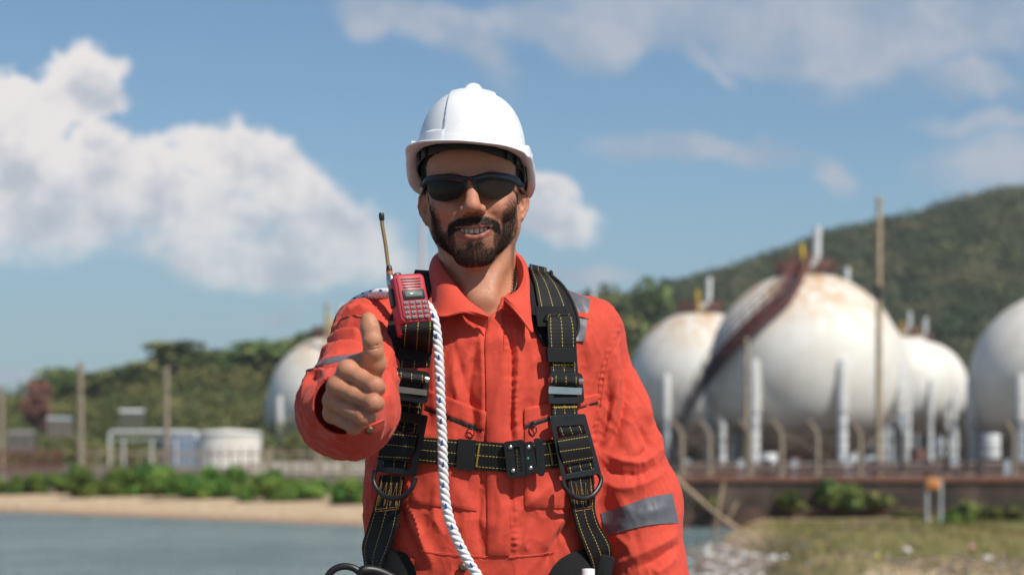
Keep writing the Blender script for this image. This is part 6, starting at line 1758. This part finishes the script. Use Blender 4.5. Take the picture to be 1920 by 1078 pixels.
def wstitch(l, r, y0, y1, depth, par):
    m = MB(); K = 9; pts_ = []
    for i in range(K): 
        t = i/(K-1); yy = y0+6 if i % 2 == 0 else y1-8; x = (l[0]+(r[0]-l[0])*t) if i % 2 == 0 else (l[1]+(r[1]-l[1])*t); pts_.append((x, yy))
    for (a, b_) in zip(pts_[:-1], pts_[1:]): m.tube([P3(x, y, depth(x, y)) for x, y in catmull([a, b_], 8)], 0.00045, n=4)
    for yy in (y1-4, y1): m.tube([P3(x, y, depth(x, y)) for x, y in catmull([(l[1], yy+3), (r[1], yy-2)], 12)], 0.0006, n=4)
    for k_ in (l, r): m.tube([P3(x, y, depth(x, y)) for x, y in catmull([(k_[0], y0), (k_[1], y1)], 12)], 0.0005, n=4)
    return m.build('stitching', GOLD, par)
wstitch((1070,1079), (1107,1111), 898, 955, q, harness)
# --- viewer's left strap
rows = felt_pad([(776,512),(745,560),(726,620),(733,660)], [(808,514),(806,550),(800,590),(790,640)], 0.004)
b = MB(); b.grid([list(reversed(q)) for q in rows], thick=0.006); b.build('shoulder_pad', BLACKFAB, harness)
o, rF = webbing('shoulder_strap', [(753,600),(750,640),(747,690)], [(812,598),(811,640),(806,690)], lambda t: 0.030-0.016*t, m=30)
rows_ = [[P3(l_+(r_-l_)*t, y_, d_) for t in np.linspace(0, 1, 9)] for (l_, r_, y_, d_) in ((757,812,601,2.885),(756,813,603,2.872),(755,813,608,2.866),(754,813,618,2.864),(753,812,630,2.874),(752,811,645,2.905),(750,810,664,2.945))]
webbing('radio_loop', None, None, rows=rows_)
o, rk = webbing('keeper', [(746,648),(746,674)], [(811,648),(808,676)], 0.0200, BLACKFAB, m=6, thick=0.004)
adjuster([(739,688),(806,697),(802,757),(736,748)], 730, 748, 800, [(732,722),(802,731),(801,742),(731,734)], ((741,703),(803,712),17), -1)
o, rG = webbing('adjuster_strap', [(747,740),(744,760),(741,780)], [(794,746),(791,765),(787,785)], 0.010, m=14)
bar_stitch((745,758), (789,764), lerp_rows(rG), harness, GOLD)
aL, plL = d_plate([(736,767),(803,779),(780,893),(703,883)], [(736,788),(784,795),(770,880),(716,874)],
    [(703,882),(700,900),(708,918),(724,931),(742,934),(760,928),(773,913),(779,895)], None, -1,
    [([(734,788),(731,804)], [(784,796),(781,812)], 0.0035, WEB, False), ([(722,806),(714,832),(707,862)], [(783,812),(777,838),(769,864)], -0.0015, WEB, True),
     ([(714,858),(712,880)], [(766,866),(762,884)], 0.0045, WEB, False)])
o, rH = webbing('leg_strap', [(712,890),(703,940),(690,985),(679,1020),(681,1050),(688,1100)], [(757,893),(751,940),(743,985),(731,1025),(716,1060),(712,1100)], lambda t: 0.010+0.010*math.sin(math.pi*t), m=60, sm=6, thick=0.003)
wstitch((716,703), (754,747), 898, 956, lerp_rows(rH), harness)
# --- chest strap with its quick release buckle
def hstrap(name, top, bot, off, mat=None, m=30, thick=0.0022, sm=3, crown=0.0008):
    return webbing(name, top, bot, off, mat, m=m, thick=thick, sm=sm, crown=crown)
o, rI = hstrap('chest_strap', [(783,819),(830,822),(890,826),(950,831)], [(779,866),(830,872),(890,880),(950,885)], 0.0075, m=60)
o, _ = hstrap('keeper', [(859,822),(893,825)], [(855,879),(889,883)], 0.0105, BLACKFAB, m=6, thick=0.005)
bar_stitch((899,831), (893,874), lerp_rows(rI), harness); bar_stitch((827,826), (822,866), lerp_rows(rI), harness, GOLD)
o, rJ = hstrap('chest_strap', [(1000,829),(1020,826),(1050,822)], [(1004,879),(1025,878),(1054,876)], 0.0075, m=20)
bar_stitch((1029,832), (1036,870), lerp_rows(rJ), harness)
bk, plB = frame_plate('quick_release_buckle', [(944,828),(982,823),(990,893),(952,897)], [(963,838),(974,837),(979,884),(968,886)], 0.0165, 0.007, COAT, ro_=6)
frame_plate('tongue', [(982,829),(999,826),(1008,884),(988,892)], None, 0, 0.005, COAT, bk, pl=lambda x, y: plB(x, y)-0.0012, ro_=4)
frame_plate('hooked_plate', [(1000,822),(1012,820),(1019,833),(1022,886),(1018,893),(1008,891),(1005,850)], None, 0, 0.004, COAT, bk, pl=lambda x, y: plB(x, y)+0.002, ro_=4)
for i, (x, y) in enumerate(((957,838),(991,838),(962,882),(995,877))):
    c = P3(x, y, plB(x, y)-0.0014); b = MB()
    b.tube([c+Vector((0, 0.003, 0)), c+Vector((0, 0.0004, 0)), c+Vector((0, -0.0008, 0)), c+Vector((0, -0.0014, 0))], [0.0034, 0.0034, 0.0026, 0.0008], n=16); b.build('rivet', STEEL, bk)
GRN = simple('green_paint', (0.02, 0.30, 0.13), 0.5)
b = MB(); c = P3(990, 859, plB(990, 859)-0.0016); b.tube([c+Vector((0, 0.002, 0)), c, c+Vector((0, -0.0003, 0))], [0.0020, 0.0020, 0.0012], n=12); b.build('indicator', GRN, bk)
rows = strap_rows([(962,838),(964,886)], [(975,836),(979,884)], 0.013, 10, 9, 2); b = MB(); b.grid(rows, row_uv(rows), thick=0.002); b.build('strap_wrap', WEB, bk)
# --- hip pads at the bottom edge
def blobpad(top, bot, off, name='hip_pad', mat=None, th=0.010):
    rows = strap_rows(top, bot, off, 30, 9, 4, 0.003); n_ = (rows[0][-1]-rows[0][0]).cross(rows[-1][0]-rows[0][0])
    b = MB(); b.grid(rows if n_.y < 0 else [list(reversed(q)) for q in rows], thick=th); return b.build(name, mat or BLACKFAB, harness)
blobpad([(1027,1090),(1033,1068),(1046,1052),(1066,1039),(1088,1031),(1112,1030),(1135,1040)], [(1030,1140),(1045,1140),(1060,1140),(1080,1140),(1100,1140),(1120,1140),(1150,1140)], 0.011)
blobpad([(690,1045),(712,1034),(735,1030),(755,1036),(770,1050),(779,1068),(783,1090)], [(690,1140),(705,1140),(720,1140),(735,1140),(750,1140),(765,1140),(780,1140)], 0.012)
# white plastic clip and black gear at the right hip
b = MB(); c = P3(1103, 1066, 2.915)
b.tube([c+Vector((0, 0, z)) for z in (-0.06, -0.001, 0.0)], [0.0095, 0.0095, 0.0088], n=24); b.tube([c+Vector((0, 0, z)) for z in (0.0005, -0.008)], [0.0062, 0.0062], n=20); b.build('plastic_clip', WP, harness)
b = MB(); b.box(P3(1132, 1075, 2.935), (0.022, 0.016, 0.055), Matrix.Rotation(R(12), 3, 'Y'), bevel=0.005); b.build('lanyard_pocket', BLACKFAB, harness)
# snap hook hanging at the left hip
def ell(cx_, cy_, rx, ry, a0, a1, n, d): return [P3(cx_+rx*math.cos(R(a)), cy_-ry*math.sin(R(a)), d) for a in np.linspace(a0, a1, n)]
hk = empty('snap_hook', P3(650, 1120, 2.90), 'black steel snap hook hanging at the hip beside the lower left strap', 'hook')
b = MB(); q = ell(647, 1092, 35, 31, -10, 250, 40, 2.905)
b.tube(q, [0.0052]*40, n=14); b.build('hook_body', COAT, hk)
b = MB(); q = [P3(680, 1085, 2.905), P3(677, 1072, 2.903), P3(690, 1068, 2.905), P3(712, 1072, 2.91), P3(740, 1085, 2.915)]
b.tube([Vector(p) for p in catmull(q, 20)], [0.006]*6+[0.0075]*14, n=12); b.build('gate', COAT, hk)

# ================================================================ TWO-WAY RADIO
RED = NT('red_plastic'); RED.set(Base_Color=RED.ramp(RED.noise(60, 4), [(0.3, (0.40, 0.030, 0.042)), (0.7, (0.47, 0.038, 0.052))]), Roughness=0.42); RED.bump(RED.noise(1500, 2), 0.2, 0.0003); RED = RED.m
rc = P3(768, 567, 2.890); RM = Matrix.Rotation(R(-11), 3, 'Y') @ Matrix.Rotation(R(-12), 3, 'X') @ Matrix.Rotation(R(24), 3, 'Z')
radio = empty('two_way_radio', rc, 'red two way radio with a gold antenna clipped to the shoulder strap', 'radio')
def rp(x, y, z): return rc+RM @ Vector((x, y, z))
b = MB(); b.box(rp(0, 0, 0.002), (0.048, 0.030, 0.074), RM, bevel=0.007); b.build('case', RED, radio)
b = MB(); b.box(rp(0.001, -0.0155, 0.003), (0.042, 0.0030, 0.067), RM, bevel=0.006); b.build('front_panel', RED, radio)
b = MB(); b.box(rp(-0.003, 0.006, -0.038), (0.040, 0.018, 0.020), RM, bevel=0.004); b.build('battery', RED, radio)
for i in range(4):
    b = MB(); b.box(rp(0.001, -0.0172, 0.0300-0.0042*i), (0.031-0.001*i, 0.0012, 0.0013), RM, bevel=0.0005); b.build('grille_slot', BLK, radio)
b = MB(); b.box(rp(0.0015, -0.0174, 0.0060), (0.0340, 0.0016, 0.0150), RM, bevel=0.002); scr = b.build('display', BLK, radio)
LCD = simple('grey_lcd', (0.16, 0.18, 0.15), 0.15)
b = MB(); b.box(rp(0.0015, -0.0184, 0.0062), (0.0260, 0.0010, 0.0072), RM, bevel=0.0005); b.build('screen', LCD, scr)
KEY = simple('grey_key', (0.23, 0.21, 0.20), 0.4); MARK = simple('key_print', (0.02, 0.02, 0.02), 0.5)
for r_ in range(4):
    for c_ in range(4):
        x = -0.0130+0.0097*c_; z = -0.0065-0.0072*r_
        b = MB(); b.box(rp(x, -0.0176, z), (0.0078, 0.0020, 0.0048), RM, bevel=0.0020); kk = b.build('key', KEY, radio)
        b = MB(); b.box(rp(x-0.0006, -0.0188, z), (0.0013, 0.0004, 0.0026), RM); b.box(rp(x+0.0014, -0.0188, z), (0.0018, 0.0004, 0.0008), RM); b.build('key_marking', MARK, kk)
AG = simple('gold_antenna', (0.42, 0.27, 0.12), 0.35, 0.6)
ab = [P3(733, 524, 2.895), P3(730, 505, 2.900), P3(723, 460, 2.900), P3(717, 424, 2.900), P3(715, 400, 2.900)]
b = MB(); b.tube([ab[0]+Vector((0.001, 0, -0.008)), ab[0], P3(731, 517, 2.9)], [0.0072, 0.0068, 0.0055], n=16); b.build('antenna_base', STEEL, radio)
b = MB(); b.tube([P3(731, 518, 2.9), P3(730, 508, 2.9)], [0.0050, 0.0046], n=14); b.build('antenna_band', simple('orange_band', (0.55, 0.13, 0.02), 0.4), radio)
b = MB(); b.tube([P3(730, 508, 2.9), P3(729, 500, 2.9), P3(727, 498, 2.9)], [0.0048, 0.0040, 0.0028], n=14); b.build('antenna_collar', BLK, radio)
b = MB(); b.tube([Vector(p) for p in catmull([P3(728, 500, 2.9)]+ab[2:4]+[P3(716, 412, 2.9)], 16)], 0.0028, n=12); b.build('antenna', AG, radio)
b = MB(); b.tube([P3(716.4, 414, 2.9), P3(716, 411, 2.9), P3(715, 402, 2.9), P3(715, 399, 2.9)], [0.0030, 0.0040, 0.0040, 0.0028], n=14); b.build('antenna_tip', BLK, radio)
b = MB(); b.box(rp(-0.012, 0.0, 0.0405), (0.010, 0.012, 0.008), RM, bevel=0.002); b.build('knob', BLK, radio)
b = MB(); b.box(rp(-0.0256, 0.002, 0.008), (0.0022, 0.016, 0.026), RM, bevel=0.0008); b.build('talk_button', BLK, radio)

# ================================================================ ROPE
ROPE = NT('white_rope_yarn'); uv = ROPE.n('ShaderNodeTexCoord').outputs['UV']; sp = ROPE.n('ShaderNodeSeparateXYZ'); ROPE.l(uv, sp.inputs[0])
fib = ROPE.math('SINE', ROPE.math('ADD', ROPE.math('MULTIPLY', sp.outputs[0], 2*math.pi*16), ROPE.math('MULTIPLY', sp.outputs[1], 5600)))
ROPE.set(Base_Color=ROPE.mix(ROPE.math('MULTIPLY_ADD', fib, 0.5, 0.5), (0.76, 0.745, 0.73), (0.80, 0.79, 0.77)), Roughness=0.6, Sheen_Weight=0.2)
ROPE.bump(fib, 0.20, 0.0004); ROPE = ROPE.m
BLUE = simple('blue_yarn', (0.03, 0.13, 0.55), 0.6)
def rs(px, py, lift):
    d = dep(px, py); return P3(px, py, (d if d is not None else 2.98)-lift)
rpath = [P3(668, 760, 3.205), P3(655, 680, 3.195), P3(646, 618, 3.165), P3(652, 584, 3.130), P3(664, 568, 3.10), P3(680, 559, 3.07), P3(700, 552, 3.03), P3(725, 550, 2.995), P3(752, 554, 2.965), P3(780, 560, 2.945), P3(803, 577, 2.925),
         P3(815, 605, 2.918), P3(821, 650, 2.915), P3(824, 700, 2.912), P3(826, 760, 2.912), P3(829, 820, 2.912), P3(831, 880, 2.914), P3(834, 930, 2.914), P3(843, 975, 2.914), P3(859, 1015, 2.915), P3(880, 1055, 2.917), P3(903, 1090, 2.92), P3(925, 1130, 2.93)]
rq = [Vector(p) for p in catmull(rpath, 900)]
L_ = [0.0]
for i in range(1, len(rq)): L_.append(L_[-1]+(rq[i]-rq[i-1]).length)
rope = empty('rope', rq[-1], 'thick white twisted rope with blue flecks running over the shoulder and down the chest', 'rope')
up = Vector((0, -1, 0)); fr3 = []
for i in range(len(rq)):
    t = (rq[min(i+1, len(rq)-1)]-rq[max(i-1, 0)]).normalized(); a = (up-t*up.dot(t)).normalized(); fr3.append((a, t.cross(a))); up = a
PITCH = 0.031
for s in range(3):
    pts_ = []; bl = [[]]
    for i in range(len(rq)):
        w = -2*math.pi*L_[i]/PITCH+2*math.pi*s/3; a, c = fr3[i]; o = a*math.cos(w)+c*math.sin(w)
        pts_.append(rq[i]+o*0.0041)
        if s == 0: bl[-1].append(rq[i]+o*0.0041+(o*math.cos(0.75)+ (a*-math.sin(w)+c*math.cos(w))*math.sin(0.75))*0.0036)
    b = MB(); b.tube(pts_, 0.0037, n=14); b.build('strand', ROPE, rope)
    if s == 0:
        K = len(bl[0]); b = MB(); i0 = 0
        seg_ = []
        fc = [ (q-r_).normalized().dot(Vector((0, -0.95, 0.3))) for q, r_ in zip(bl[0], rq)]
        seg_ = [(i-5, i+6) for i in range(8, K-10) if fc[i] >= max(fc[i-6:i+7]) and fc[i] > 0.3]
        for (i1, i2) in seg_: 
            i = (i1+i2)//2; tn = (rq[i+2]-rq[i-2]).normalized(); ou = (bl[0][i]-rq[i]); c0 = bl[0][i]+ou.normalized()*0.0006
            b = MB(); b.tube([c0+tn*z_*0.0046-ou.normalized()*0.0016*abs(z_)**2.5 for z_ in (-1, -0.6, -0.2, 0.2, 0.6, 1)], [0.0003, 0.0013, 0.0016, 0.0016, 0.0013, 0.0003], n=6); b.build('tracer_yarn', BLUE, rope)
